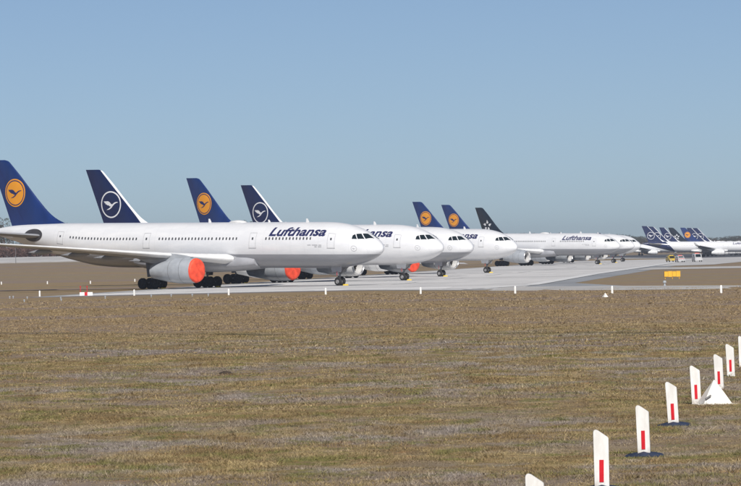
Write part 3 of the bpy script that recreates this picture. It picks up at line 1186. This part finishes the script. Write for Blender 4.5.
def airliner(name, xd, heading, livery, covers, label, cat='airliner', group=None, narrow=False):
    """heading: degrees between the nose direction and the line of sight; origin under the nose gear"""
    k = 0.70 if narrow else 1.0
    root = empty(name, (xd[0], xd[1], 0.08 if narrow else 0.031), R(heading) - math.pi / 2, label, cat, group, k)
    old = livery in ('gold', 'star')
    fmat = 'white_old' if livery == 'gold' else 'white_new' if livery == 'crane' else 'white_plain'
    bell = 'belly_grey' if livery == 'gold' else 'belly_white'
    nac = 'nacelle_old' if livery == 'gold' else 'nacelle_new'
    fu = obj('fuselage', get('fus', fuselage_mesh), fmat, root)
    for side in (1, -1):
        for q in range(3):
            obj('cockpit_window', get(('pane', q, side), pane_mesh, q, side), 'glass_dark', fu)
    kind(obj('cabin_window_row', get('win', windows_mesh), 'cabin_glass', fu), 'stuff')
    for ds in (5.35, 17.5, 34.6, 49.3):
        obj('door', get(('door', ds), door_mesh, ds), ['seam', 'cabin_glass'], fu)
    obj('title_lettering', get('title', title_mesh), 'title_blue', fu)['label'] = 'blue slanted airline lettering above the windows'
    for sa, ha, ca in ((11.5, 0.42, 0.5), (17.5, 0.3, 0.4), (27, 0.45, 0.5)):
        obj('antenna', get(('ant', sa), blade_antenna_mesh, sa, ha, ca), 'belly_white', fu)
    obj('antenna_dome', get('dome', radome_mesh), 'belly_white', fu)
    kind(obj('stencil_line', get('sten', stencil_mesh), 'seam', fu), 'stuff')
    obj('nose_badge', get('badge', nose_ring_mesh), 'seam', fu)
    for side in (1, -1):
        obj('stabilizer_plate', get(('plate', side), stab_plate_mesh, side), 'seal_dark', fu)
    obj('belly_fairing', get('belly', belly_mesh), bell, root)
    ysc = 0.81 if narrow else 1.0
    for side in (1, -1):
        w = obj('wing', get(('wing', side), wing_mesh, side), 'wing_grey', root, scale=(1, ysc, 1))
        obj('slat', get(('slat', side), slat_mesh, side), 'belly_white', w)
        obj('winglet', get(('winglet', side), winglet_mesh, side), 'belly_white', w)
        for fy in (6.6, 12.2, 16.6, 21.0):
            obj('flap_fairing', get(('ff', side, fy), fairing_mesh, side, fy), 'wing_grey', w)
        ey = -side * ENG_Y * (0.88 if narrow else 1)
        e = obj('engine_nacelle', get('nac', nacelle_mesh), [nac, 'dark_metal'], root, (6.67 - ENG_S, ey, ENG_Z), 0, (1, 0.94, 0.94))
        for cx_ in (1.75, 3.55):
            obj('cowl_seam', get(('cs', cx_), cowl_seam_mesh, cx_), 'strut', e)
        obj('intake_lip', get('lip', lip_mesh), 'bare_metal', e)
        if covers:
            obj('intake_cover', get('cov', cover_mesh), 'cover_red', e)['label'] = 'red cover over the engine intake'
        else:
            obj('intake_duct', get('duct', duct_mesh), 'duct', e)
            obj('fan', get('fan', fan_mesh), ['dark_metal', 'strut'], e)
        obj('pylon', get('pyl', pylon_mesh), nac, root, (0, ey, 0))
        obj('stabilizer', get(('stab', side), stab_mesh, side), 'wing_grey', root)
        mg = obj('main_gear', get(('mg', side), main_gear_mesh, side), 'strut', root)
        for dx in ((-0.99, 0.99) if not narrow else (0,)):
            for dy in (-0.70, 0.70):
                obj('wheel', get('mw', wheel_mesh, 0.70, 0.52), ['tyre', 'hub_dark'], mg, (6.67 - 32.04 + dx, -side * 5.34 + dy, 0.70))
    fin = obj('fin', get('fin', fin_mesh), {'gold': 'fin_blue', 'crane': 'fin_navy', 'star': 'fin_black'}[livery], root)
    obj('rudder_seam', get('rud', rudder_seam_mesh), 'title_blue', fin)
    if livery == 'gold':
        s0, z0, r = 59.25, 6.75, 1.80
        obj('emblem_disc', get('ed', emblem, 'emblem_disc', ring_polys(0, 1), s0, z0, r, 0.02), 'emblem_gold', fin)
        obj('emblem_ring', get('er', emblem, 'emblem_ring', ring_polys(0.84, 0.91), s0, z0, r, 0.04), 'emblem_blue', fin)
        obj('crane_emblem', get('ec', emblem, 'crane_emblem', CRANE, s0, z0, r * 0.86, 0.04), 'emblem_blue', fin)
    elif livery == 'crane':
        s0, z0, r = 58.75, 5.9, 1.95
        obj('emblem_ring', get('nr', emblem, 'emblem_ring', ring_polys(0.90, 1.0), s0, z0, r, 0.03), 'emblem_white', fin)
        obj('crane_emblem', get('nc', emblem, 'crane_emblem', CRANE, s0, z0, r * 0.92, 0.03), 'emblem_white', fin)
    else:
        obj('star_emblem', get('se', emblem, 'star_emblem', star_polys(), 58.6, 5.6, 1.75, 0.03), 'emblem_white', fin)
    ng = obj('nose_gear', get('ng', nose_gear_mesh), 'strut', root)
    for dy in (-0.36, 0.36):
        obj('wheel', get('nw', wheel_mesh, 0.525, 0.36), ['tyre', 'hub'], ng, (0, dy, 0.525))
    for side in (1, -1):
        obj('gear_door', get(('gd', side), gear_door_mesh, side), bell, ng)
    if not narrow:
        rb = MB().box(-0.03, 0.03, -0.60, -0.56, 1.25, 1.75)
        obj('ribbon', get('rb', lambda: rb.mesh('ribbon', 0)), 'ribbon_red', ng)
    return root


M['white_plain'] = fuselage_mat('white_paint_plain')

ROW = 'wide-body airliners parked in a row on the runway'
WIDE = [((-3.80, 558.5), 52.3, 'gold', True, 'nearest and largest white jet at left with red engine covers and grey belly'),
        ((4.58, 635.9), 53.7, 'crane', False, 'second jet in the row, white belly, nose just right of the nearest jet'),
        ((10.97, 718.3), 46.3, 'gold', True, 'third jet in the row, grey belly and red covers, mostly hidden behind the second nose'),
        ((20.44, 808.7), 50.8, 'crane', False, 'fourth jet in the row, white belly, nose in front of the fifth jet'),
        ((56.49, 1144.5), 53.2, 'gold', False, 'fifth jet in the row with full lettering and open engine behind fourth nose'),
        ((65.22, 1234.1), 53.1, 'gold', False, 'sixth jet in the row, almost hidden, only its nose showing past the fifth'),
        ((73.02, 1331.7), 47.0, 'star', False, 'farthest jet of the row, black fin with white star emblem')]
planes = [airliner('airliner', xd, h, lv, cv, lb, 'airliner', ROW) for xd, h, lv, cv, lb in WIDE]

# narrow-body jets on the far apron, noses to the right
FAR = 'small airliners on the far apron'
NARROW = [(642.0, 1690, 'crane', 'nearest small jet on far apron with navy rear fuselage and white crane'),
          (648.5, 1745, 'crane', 'small far jet with its fin directly behind the nearest far fin'),
          (659.5, 1835, 'crane', 'small far jet with navy fin and white crane, left of the black star fin'),
          (668.5, 1870, 'star', 'small far jet with black fin and white star emblem on the apron'),
          (680.5, 1900, 'gold', 'small far jet with blue fin and gold disc on the apron'),
          (687.0, 1935, 'crane', 'small far jet with navy crane fin just right of the gold disc fin'),
          (693.0, 1965, 'crane', 'far small jet with the rightmost fin on the far apron'),
          (597.0, 2300, 'crane', 'farthest small jet, only a low white body behind the row')]
for px, d, lv, lb in NARROW:
    h = R(97)
    ft = 0.70 * (63.5 - 6.67)
    X = (px - W_PX / 2) * d / F_PX
    dn = d - ft * math.cos(h) * -1 * -1
    airliner('small_airliner', (X + ft * math.sin(h), d - ft * math.cos(h)), 97, lv, False, lb, 'airliner', FAR, True)


# ------------------------------------------------------------------ chocks
def chock_mesh():
    b = MB()
    b.loft([[(-0.22, y, 0), (0.22, y, 0), (0.06, y, 0.26), (-0.10, y, 0.26)] for y in (-0.62, 0.62)])
    b.tube((-0.02, -0.7, 0.2), (-0.02, 0.7, 0.2), 0.03)
    return b.mesh('wheel_chock', 30)


CH = chock_mesh()


def chock(i, s, lat, label, big=1.0):
    (x, y), h = WIDE[i][0], R(WIDE[i][1])
    a = s - 6.67
    X = x - a * math.sin(h) - lat * math.cos(h)
    Y = y + a * math.cos(h) - lat * math.sin(h)
    tag(obj('wheel_chock', CH, 'chock_yellow', None, (X, Y, 0.032), h - math.pi / 2, (big * 0.65,) * 3), label, 'chock', 'yellow wheel chocks')


NTH = ['nearest', 'second', 'third', 'fourth', 'fifth', 'sixth']
for i in range(6):
    chock(i, 5.9, -0.1, 'yellow chock in front of the nose wheels of the %s jet' % NTH[i])
for i in (0, 1, 4):
    chock(i, 30.1, 5.6, 'yellow chock at the near main wheels of the %s jet' % NTH[i])
chock(0, 30.1, -5.1, 'yellow chock at the far main wheels of the nearest jet')

# ------------------------------------------------------------------ delineator posts in the foreground
def post_mesh():
    b = MB()
    w, d, h = 0.235, 0.085, 0.95
    prof = [(-w/2 * 0.96, 0), (w/2 * 0.98, 0), (w/2, h * 0.855), (w/2 - 0.006, h * 0.872), (w/2 - 0.022, h * 0.887), (-w/2 * 0.35, h * 0.988), (-w/2 * 0.55, h * 0.998), (-w/2 * 0.72, h), (-w/2 * 0.88, h * 0.990), (-w/2 * 0.97, h * 0.972), (-w/2, h * 0.945)]
    rings = []
    for y, k in ((-d/2, 0.965), (-d/2 + 0.012, 1.0), (d/2 - 0.012, 1.0), (d/2, 0.965)):
        rings.append([(x * k, y, z if z < 0.01 else z - (1 - k) * 0.15) for x, z in prof])
    b.loft(rings)
    return b.mesh('post', 30)


def reflector_mesh():
    b = MB()
    b.loft([[(x, y, z) for x, z in ((-.037, .15), (.031, .15), (.037, .49), (-.031, .49))] for y in (-0.052, -0.040)])
    return b.mesh('reflector', 0)


def foot_mesh():
    b = MB()
    n = 30
    rings = [[(r * 0.36 * math.cos(a), r * 0.28 * math.sin(a), z + 0.010 * math.sin(3 * a)) for a in (2 * math.pi * i / n for i in range(n))]
             for r, z in ((0.98, -0.05), (1.0, 0.03), (0.93, 0.055), (0.55, 0.085), (0.2, 0.10))]
    b.loft(rings)
    return b.mesh('foot', 40)


PM, RM, FM = post_mesh(), reflector_mesh(), foot_mesh()
PW = ['lowest post at the bottom edge, only its slanted white top showing',
      'tall white post with red reflector cut by the bottom edge of the picture',
      'white post with red reflector on a wide blue-black foot, third from the front',
      'white post with red reflector on a small dark foot, just left of the pyramid row',
      'white post with red reflector standing right beside the white pyramid',
      'white post with red reflector behind the white pyramid',
      'small white post with red reflector, second from the right picture edge',
      'farthest white post, cut by the right picture edge']
PX = [(2.07, 58.3, 0.0), (3.50, 70.2, 0.5), (4.93, 83.4, -0.8), (6.33, 96.5, -2.2), (7.75, 109.7, -1.6), (9.30, 122.9, -1.3), (10.4, 133, -1.2), (11.31, 140, 0)]
for i, ((x, y, lean), lb) in enumerate(zip(PX, PW)):
    x -= 0.045
    z = terrain(x, y)
    r = empty('delineator_post', (x, y, z - 0.015), R(-6 + 4 * math.sin(i * 2.1)), lb, 'post', 'delineator posts on the meadow')
    r.rotation_euler[1] = R(lean - 0.6)
    obj('post_body', PM, 'post_dirty', r)
    obj('reflector', RM, 'post_red', r)
    if i < 4:
        obj('foot', FM, 'foot_blue', r)


# ------------------------------------------------------------------ white pyramid marker
def pyramid():
    x, y = 8.10, 109.3
    z = terrain(x, y) - 0.02
    r = empty('pyramid_marker', (x, y, z), R(12), 'white four-sided pyramid marker standing among the posts', 'marker')
    b = MB()
    base = [(-0.36, -0.30), (0.36, -0.30), (0.36, 0.30), (-0.36, 0.30)]
    b.loft([[(px * k, py * k, zz) for px, py in base] for k, zz in ((1.0, 0), (0.96, 0.045), (0.5, 0.33), (0.02, 0.60))])
    obj('pyramid_body', b.mesh('pyramid_body', 20), 'pyramid', r)
    for sx in (-1, 1):
        f = MB()
        f.box(sx * 0.35 - 0.09 + sx * 0.06, sx * 0.35 + 0.09 + sx * 0.06, -0.30, 0.30, 0.0, 0.035)
        obj('base_flange', f.mesh('base_flange', 20), 'pyramid', r)
    h = MB()
    h.tube((-0.30, -0.285, 0.16), (-0.16, -0.25, 0.24), 0.022)
    obj('handle', h.mesh('handle', 40), 'strut', r)


pyramid()


# ------------------------------------------------------------------ small marker posts along the runway end
def marker_mesh():
    b = MB()
    rings = []
    for zz, r in ((0, 0.095), (0.55, 0.09), (0.62, 0.075), (0.66, 0.03)):
        rings.append([(r * math.cos(a), r * 0.6 * math.sin(a), zz) for a in (2 * math.pi * k / 10 for k in range(10))])
    b.loft(rings)
    return b.mesh('marker_post', 40)


MM = marker_mesh()
NEARM = [(39.5, 296.6, 'alone in the grass at the far left'), (134, 295.6, 'in front of the black main wheels'), (228.5, 295.2, 'between main wheels and engine of the nearest jet'),
         (325.5, 294.6, 'left of the nearest nose gear'), (420.5, 294.2, 'below the second nose gear'), (515, 294, 'at the start of the slanting white line'),
         (612, 294, 'at the left end of the service road grass'), (721, 293.8, 'near the right picture edge beyond the yellow sign')]
for px, py, w in NEARM:
    x, y = G(px, py)
    tag(obj('marker_post', MM, 'post_white', None, (x, y, terrain(x, y) - 0.02), 0.2), 'white marker post at runway end, ' + w, 'post', 'marker posts along the runway end')
for px, d, w in ((1, 765, 'at the left picture edge'), (47, 752, 'below the tail of the nearest jet'), (90, 735, 'below the belly of the nearest jet'), (134.5, 772, 'just above the black wheels')):
    x = (px - W_PX / 2 - 0.4) * d / F_PX
    tag(obj('marker_post', MM, 'post_white', None, (x, d, terrain(x, d) - 0.02), 0.2, (1, 1, 0.75)), 'tiny white marker far out in the field, ' + w, 'post', 'far field markers')


# red and white barrier board
def barrier():
    x, y = G(86, 296.2)
    r = empty('barrier_board', (x, y, terrain(x, y)), 0.05, 'low white barrier board with red centre at the runway end', 'barrier')
    for nm, x0, x1, mt in (('white_panel', -0.68, -0.18, 'post_white'), ('red_panel', -0.175, 0.13, 'post_red'), ('white_panel', 0.135, 0.68, 'post_white')):
        b = MB().box(x0, x1, -0.05, 0.05, 0.06, 0.42)
        obj(nm, b.mesh(nm, 0), mt, r)
    for px in (-0.60, 0.10):
        b = MB()
        b.tube((px, 0.1, 0), (px, 0.1, 0.95), 0.035)
        b.tube((px, 0.1, 0.95), (px, 0.1, 1.08), 0.07)
        obj('red_lamp_rod', b.mesh('red_lamp_rod', 40), 'post_red', r)
    b = MB().box(-0.7, 0.7, -0.2, 0.2, 0, 0.055)
    obj('base', b.mesh('base', 0), 'strut', r)


barrier()


# runway edge lights: tiny white lamps by the runway end
def lamp_mesh():
    b = MB()
    rings = [[(r * math.cos(a), r * math.sin(a), z) for a in (2 * math.pi * k / 10 for k in range(10))] for z, r in ((0, 0.10), (0.04, 0.10), (0.05, 0.05), (0.22, 0.05), (0.23, 0.11), (0.33, 0.11), (0.38, 0.05))]
    return b.loft(rings).mesh('edge_light', 40)


LM = lamp_mesh()
for k, (px, py) in enumerate(((9.5, 298.5), (13, 298.3), (27, 299), (24, 302.3), (60.5, 299.5), (61, 301.3), (105, 298.5), (151, 297.2), (171, 296.8), (192, 296.5), (208, 296.2))):
    x, y = G(px, py)
    tag(obj('edge_light', LM, 'lamp_grey', None, (x, y, terrain(x, y) - 0.01), 0, (0.8, 0.8, 0.65)), 'tiny pale ground light at the left runway end, %s from the left' % ['first', 'second', 'fourth', 'third', 'fifth', 'sixth', 'seventh', 'eighth', 'ninth', 'tenth', 'eleventh'][k], 'ground light', 'ground lights at the runway end')
x, y = G(664.5, 286)
tag(obj('edge_light', LM, 'lamp_grey', None, (x, y, terrain(x, y)), 0, (1.6, 1.6, 1.4)), 'single pale ground light below the yellow sign', 'ground light', 'ground lights at the runway end')
x, y = G(605, 297.5)
pm = MB().loft([[(k * a, k * b_, z) for a, b_ in ((-.3, -.3), (.3, -.3), (.3, .3), (-.3, .3))] for k, z in ((0.6, 0), (0.05, 0.32))])
tag(obj('cone_marker', pm.mesh('cone_marker', 20), 'pyramid', None, (x, y, terrain(x, y)), 0.4), 'tiny pale pyramid in the grass beside a marker post', 'marker')


# yellow taxiway sign
def sign():
    x, y = G(672, 279)
    r = empty('taxiway_sign', (x, y, 0), R(4), 'yellow taxiway sign of four panels on short legs in the grass', 'sign')
    for k in range(4):
        x0 = -0.98 + k * 0.49
        b = MB().box(x0 + 0.03, x0 + 0.46, -0.11, 0.11, 0.30, 0.92)
        pn = obj('panel', b.mesh('panel', 0), 'sign_yellow', r)
        f = MB()
        for a, c, z0, z1 in ((x0, x0 + 0.03, 0.27, 0.95), (x0 + 0.46, x0 + 0.485, 0.27, 0.95), (x0 + 0.03, x0 + 0.46, 0.27, 0.30), (x0 + 0.03, x0 + 0.46, 0.92, 0.95)):
            f.box(a, c, -0.125, 0.125, z0, z1)
        obj('frame', f.mesh('frame', 0), 'sign_yellow' if k % 2 else 'sign_frame', pn)
    for px in (-0.85, 0.02, 0.85):
        b = MB()
        b.tube((px, 0, -0.05), (px, 0, 0.28), 0.035)
        obj('leg', b.mesh('leg', 40), 'sign_yellow', r)


sign()


# ------------------------------------------------------------------ vehicles far down the runway
def vehicle(name, px, py, heading, L, W, H, paint, label, boxy=False, stripe_mat=None):
    x, y = G(px, py)
    r = empty(name, (x, y, 0.052), heading, label, 'van' if boxy else 'car')
    hw = W / 2
    b = MB()
    if boxy:
        prof = [(-L/2, .35), (L/2 - .05, .35), (L/2, .6), (L/2 - .05, 1.0), (L/2 - .75, 1.15), (L/2 - 1.25, H - .15), (L/2 - 1.6, H), (-L/2 + .1, H), (-L/2, H - .2)]
    else:
        prof = [(-L/2, .35), (L/2 - .05, .35), (L/2, .55), (L/2 - .1, .8), (L/2 - 1.1, .95), (L/2 - 1.75, H - .08), (L/2 - 2.1, H), (-L/2 + .6, H), (-L/2 + .1, H - .5), (-L/2, .9)]
    rings = []
    for yy, k in ((-hw, 0.90), (-hw + .08, 0.97), (-hw + .22, 1), (hw - .22, 1), (hw - .08, 0.97), (hw, 0.90)):
        rings.append([(a, yy * (1 if z < 1 else 0.90), .35 + (z - .35) * k) for a, z in prof])
    b.loft(rings)
    body = obj('body', b.mesh('body', 40), paint, r)
    # windscreen, rear window, side windows
    i0, i1 = (4, 5)
    (xa, za), (xb, zb_) = prof[i0], prof[i1]
    def quad(nm, pts, m, par):
        me = mesh(nm, pts, [(0, 1, 2, 3)], 0)
        return obj(nm, me, m, par)
    e = 0.03
    quad('windscreen', [(xa - .05 + e, -hw * .72, za + .06), (xa - .05 + e, hw * .72, za + .06), (xb + .03 + e, hw * .66, zb_ - .02), (xb + .03 + e, -hw * .66, zb_ - .02)], 'glass_dark', body)
    zr = H - (0.2 if boxy else 0.55)
    quad('rear_window', [(-L/2 - .005 + (0 if boxy else .08), -hw * .66, zr - .5 if boxy else zr), (-L/2 - .005 + (0 if boxy else .08), hw * .66, zr - .5 if boxy else zr),
                         (-L/2 + (.0 if boxy else .52), hw * .62, H - .12), (-L/2 + (.0 if boxy else .52), -hw * .62, H - .12)], 'glass_dark', body)
    for sd in (-1, 1):
        quad('side_window', [(xa - .35, sd * (hw * .90 + .035), 1.02), (-L/2 + .5, sd * (hw * .90 + .035), 1.02), (-L/2 + .75, sd * (hw * .90 - .01), H - .16), (xb - .15, sd * (hw * .90 - .01), H - .16)], 'glass_dark', body)
        h = MB().box(L/2 - .06, L/2 + .015, sd * hw * .72 - .16, sd * hw * .72 + .16, .62, .78)
        obj('headlight', h.mesh('headlight', 0), 'bare_metal', body)
        if stripe_mat:
            st = MB().box(-L/2 + .2, L/2 - .5, sd * (hw + .003) - .008, sd * (hw + .003) + .008, .62, .82)
            obj('side_stripe', st.mesh('side_stripe', 0), stripe_mat, body)
    if stripe_mat:
        st = MB().box(L/2 - .01, L/2 + .02, -hw * .8, hw * .8, .80, .92)
        obj('front_stripe', st.mesh('front_stripe', 0), stripe_mat, body)
    bar = MB().box(-.15, .15, -hw * .6, hw * .6, H, H + .12)
    obj('light_bar', bar.mesh('light_bar', 0), 'cover_red' if boxy else 'chock_yellow', body)
    for wx in (-L * .3, L * .3):
        for sd in (-1, 1):
            obj('wheel', get('carw', wheel_mesh, 0.33, 0.22), ['tyre', 'hub'], r, (wx, sd * (hw - .1), .33))


vehicle('service_car', 671, 262.2, R(-80), 4.6, 1.85, 1.65, 'car_yellow', 'yellow service car driving on the far runway')
vehicle('service_van', 679.8, 262.4, R(-84), 5.0, 1.8, 1.65, 'car_white', 'small white van with red stripe beside the yellow car', True, 'car_red')
vehicle('delivery_van', 697, 262.0, R(-86), 5.6, 1.95, 2.1, 'car_white', 'tall white van to the right of the far vehicles', True)


# ------------------------------------------------------------------ molehills
def molehill(px, py, r, lb):
    x, y = G(px, py)
    rings = []
    n = 14
    for k, (rr, zz) in enumerate(((1, -0.03), (0.85, 0.35), (0.55, 0.75), (0.2, 1.0))):
        rings.append([(r * rr * (1 + 0.2 * math.sin(3 * a + k + px)) * math.cos(a), r * rr * (1 + 0.15 * math.cos(4 * a + py)) * math.sin(a), zz * r * 0.42 * (1 + 0.12 * math.sin(5 * a + k)))
                      for a in (2 * math.pi * i / n for i in range(n))])
    tag(obj('molehill', MB().loft(rings).mesh('molehill', 60), 'soil', None, (x, y, terrain(x, y) - 0.02)), lb, 'mound', 'molehills on the meadow')


molehill(225, 373, 0.27, 'largest dark earth mound left of the meadow centre')
molehill(160, 366, 0.14, 'small dark earth clod above left of the largest mound')
molehill(197, 349, 0.16, 'small dark earth mound in the left half of the meadow')
molehill(239, 408, 0.13, 'small dark clod below the largest mound')
molehill(560, 337, 0.16, 'small dark mound in the right half of the meadow')


# ------------------------------------------------------------------ wood behind the field
def tree_arrays(kind_, h, rs):
    """verts, tri faces of one tree: (wood part, leaf part)"""
    wv, wf, lv, lf = [], [], [], []

    def limb(a, b, r0, r1, n=5):
        a, b = Vector(a), Vector(b)
        q = (b - a).to_track_quat('Z', 'Y')
        o = len(wv)
        for p, r in ((a, r0), (b, r1)):
            for i in range(n):
                t = 2 * math.pi * i / n
                wv.append(p + q @ Vector((r * math.cos(t), r * math.sin(t), 0)))
        for i in range(n):
            j = (i + 1) % n
            wf.append((o + i, o + j, o + n + j))
            wf.append((o + i, o + n + j, o + n + i))

    bend = [Vector((rs.uniform(-.3, .3), rs.uniform(-.3, .3), 0)) for _ in range(2)]
    p0, p1, p2 = Vector((0, 0, -0.4)), bend[0] + Vector((0, 0, h * 0.5)), bend[1] + Vector((0, 0, h * 0.95))
    limb(p0, p1, 0.028 * h * 0.6, 0.02 * h * 0.6)
    limb(p1, p2, 0.02 * h * 0.6, 0.02)
    lo = 0.45 if kind_ == 'pine' else 0.22
    for k in range(16):
        t = lo + (0.97 - lo) * (k + rs.random()) / 16
        c = p0.lerp(p1, t / .5) if t < .5 else p1.lerp(p2, (t - .5) / .5)
        a = rs.uniform(0, 6.28)
        reach = h * (0.23 if kind_ == 'pine' else 0.28) * (0.45 + 0.75 * math.sin(math.pi * min(1, (t - lo) / (1 - lo) * 0.85 + 0.12))) * rs.uniform(.7, 1.15)
        e = c + Vector((math.cos(a) * reach, math.sin(a) * reach, reach * (0.25 if kind_ == 'pine' else 0.8)))
        limb(c, e, 0.07, 0.02, 4)
        for m_ in range(4 if kind_ == 'pine' else 6):
            q = c.lerp(e, rs.uniform(.45, 1.05)) + Vector((rs.gauss(0, .35), rs.gauss(0, .35), rs.gauss(0, .25)))
            cl = 7 if kind_ == 'pine' else 5
            for _ in range(cl):
                w = q + Vector((rs.gauss(0, .35), rs.gauss(0, .35), rs.gauss(0, .22)))
                s_ = rs.uniform(.22, .5) if kind_ == 'pine' else rs.uniform(.3, .7)
                d1 = Vector((rs.gauss(0, 1), rs.gauss(0, 1), rs.gauss(0, .7))).normalized() * s_
                d2 = Vector((rs.gauss(0, 1), rs.gauss(0, 1), rs.gauss(0, 1))).normalized() * (s_ if kind_ == 'pine' else 0.10)
                o = len(lv)
                lv.extend((w - d1 * .5 - d2 * .5, w + d1 * .5 - d2 * .3, w + d2 * .6))
                lf.append((o, o + 1, o + 2))
    return (np.array([tuple(v) for v in wv]), np.array(wf), np.array([tuple(v) for v in lv]), np.array(lf))


rs = random.Random(5)
def bush_arrays():
    wv, wf, lv, lf = [], [], [], []
    for k in range(7):
        a = rs.uniform(0, 6.28)
        e = Vector((math.cos(a) * rs.uniform(.5, 1.8), math.sin(a) * rs.uniform(.5, 1.8), rs.uniform(2.2, 4.2)))
        o = len(wv)
        wv.extend((Vector((-.06, 0, -.3)), Vector((.06, 0, -.3)), e))
        wf.append((o, o + 1, o + 2))
        for m_ in range(34):
            t = rs.uniform(.12, 1.05)
            w = e * t + Vector((rs.gauss(0, .45), rs.gauss(0, .45), rs.gauss(0, .3)))
            d1 = Vector((rs.gauss(0, .6), rs.gauss(0, .6), rs.gauss(0, 1))).normalized() * rs.uniform(.5, 1.0)
            d2 = Vector((rs.gauss(0, 1), rs.gauss(0, 1), rs.gauss(0, .6))).normalized() * rs.uniform(.15, .38)
            o = len(lv)
            lv.extend((w - d1 * .5 - d2 * .5, w - d1 * .4 + d2 * .5, w + d1 * .6))
            lf.append((o, o + 1, o + 2))
    return (np.array([tuple(v) for v in wv]), np.array(wf), np.array([tuple(v) for v in lv]), np.array(lf))


VAR = {'bush': [bush_arrays() for _ in range(4)], 'pine': [tree_arrays('pine', 12, rs) for _ in range(4)], 'bare': [tree_arrays('bare', 10, rs) for _ in range(4)]}


def wood(name, spots, label):
    root_v, root_f, n0 = [], [], 0
    leaf = {'pine': ([], [], [0]), 'bare': ([], [], [0]), 'bush': ([], [], [0])}
    for x, y, kd, sc in spots:
        wv, wf, lv, lf = VAR[kd][rs.randrange(4)]
        a = rs.uniform(0, 6.28)
        c, s_ = math.cos(a), math.sin(a)
        rot = np.array([[c, -s_, 0], [s_, c, 0], [0, 0, 1]]) * sc
        off = np.array([x, y, terrain(x, y)])
        root_v.append(wv @ rot.T + off)
        root_f.append(wf + n0)
        n0 += len(wv)
        L = leaf[kd]
        L[0].append(lv @ rot.T + off)
        L[1].append(lf + L[2][0])
        L[2][0] += len(lv)
    o = obj(name, fast_mesh(name, np.concatenate(root_v), np.concatenate(root_f)), 'bark')
    kind(o, 'stuff', label)
    for kd, mt in (('pine', 'needles'), ('bare', 'twigs'), ('bush', 'twigs')):
        L = leaf[kd]
        if L[0]:
            kind(obj('crowns', fast_mesh('crowns', np.concatenate(L[0]), np.concatenate(L[1])), mt, o), 'stuff')


spots = []
for k in range(230):                                 # left wood: close behind the pale bank
    x = -190 + 150 * rs.random()
    spots.append((x, 1500 + rs.random() * 90 , 'pine' if rs.random() < .55 else 'bare', rs.uniform(.75, 1.05) * (1 if x < -100 else .86)))
for k in range(420):                                 # undergrowth along its edge
    x = -190 + 150 * rs.random()
    spots.append((x, 1484 + rs.random() * 26, 'bush', rs.uniform(.6, 1.25)))
wood('wood', spots, 'brown and green edge of the wood behind the left field')
spots = []
for k in range(1150):                                 # far wood: runs off to the right
    t = rs.random()
    x = 20 + 420 * t
    spots.append((x, 3050 + 350 * t + rs.random() * 160, 'pine' if rs.random() < .8 else 'bare', rs.uniform(.62, 0.95) + 0.22 * noise.noise((x * 0.02, 0, 3))))
for k in range(350):                                 # its lower edge
    t = rs.random()
    spots.append((20 + 430 * t, 3030 + 350 * t + rs.random() * 60, 'bush', rs.uniform(1.0, 1.9)))
wood('wood', spots, 'long dark blue-green line of far woodland on the horizon')


def single_tree(px, d, kd, sc, label):
    x = (px - W_PX / 2 - 0.5) * d / F_PX
    wv, wf, lv, lf = VAR[kd][rs.randrange(4)]
    r = empty('pine_tree' if kd == 'pine' else 'bare_tree', (x, d, terrain(x, d)), rs.uniform(0, 6), label, 'tree', 'trees standing at the wood edge', sc)
    obj('trunk', fast_mesh('trunk', wv, wf), 'bark', r)
    obj('crown', fast_mesh('crown', lv, lf), 'needles' if kd == 'pine' else 'twigs', r)


single_tree(4.5, 1490, 'pine', 1.12, 'dark tree at the left picture edge behind the gold disc fin')
single_tree(-3, 1494, 'bare', 1.1, 'bare tree cut by the left picture edge')


# thin mast on the left
b = MB()
x = (15.5 - W_PX / 2) * 1400 / F_PX
b.tube((0, 0, -0.3), (0, 0, 5.2), 0.10, 0.06)
b.box(-0.35, 0.35, -0.12, 0.12, 5.15, 5.3)
tag(obj('lamp_mast', b.mesh('lamp_mast', 40), 'strut', None, (x, 1400, terrain(x, 1400))), 'thin grey mast in front of the pale bank at far left', 'mast')

# ------------------------------------------------------------------ haze
hz, n, l, b_ = new_mat('haze_air')
n.remove(b_)
pv = n.new('ShaderNodeVolumePrincipled')
pv.inputs['Color'].default_value = (0.78, 0.86, 1.0, 1)
pv.inputs['Density'].default_value = 0.00011
pv.inputs['Anisotropy'].default_value = 0.2
l.new(pv.outputs[0], [q for q in n if q.type == 'OUTPUT_MATERIAL'][0].inputs['Volume'])
M['haze'] = hz
hb = MB().box(-2600, 2600, -60, 4600, -1.5, 26)
kind(obj('haze', hb.mesh('haze', 0), 'haze'), 'stuff', 'thin bluish air over the airfield')
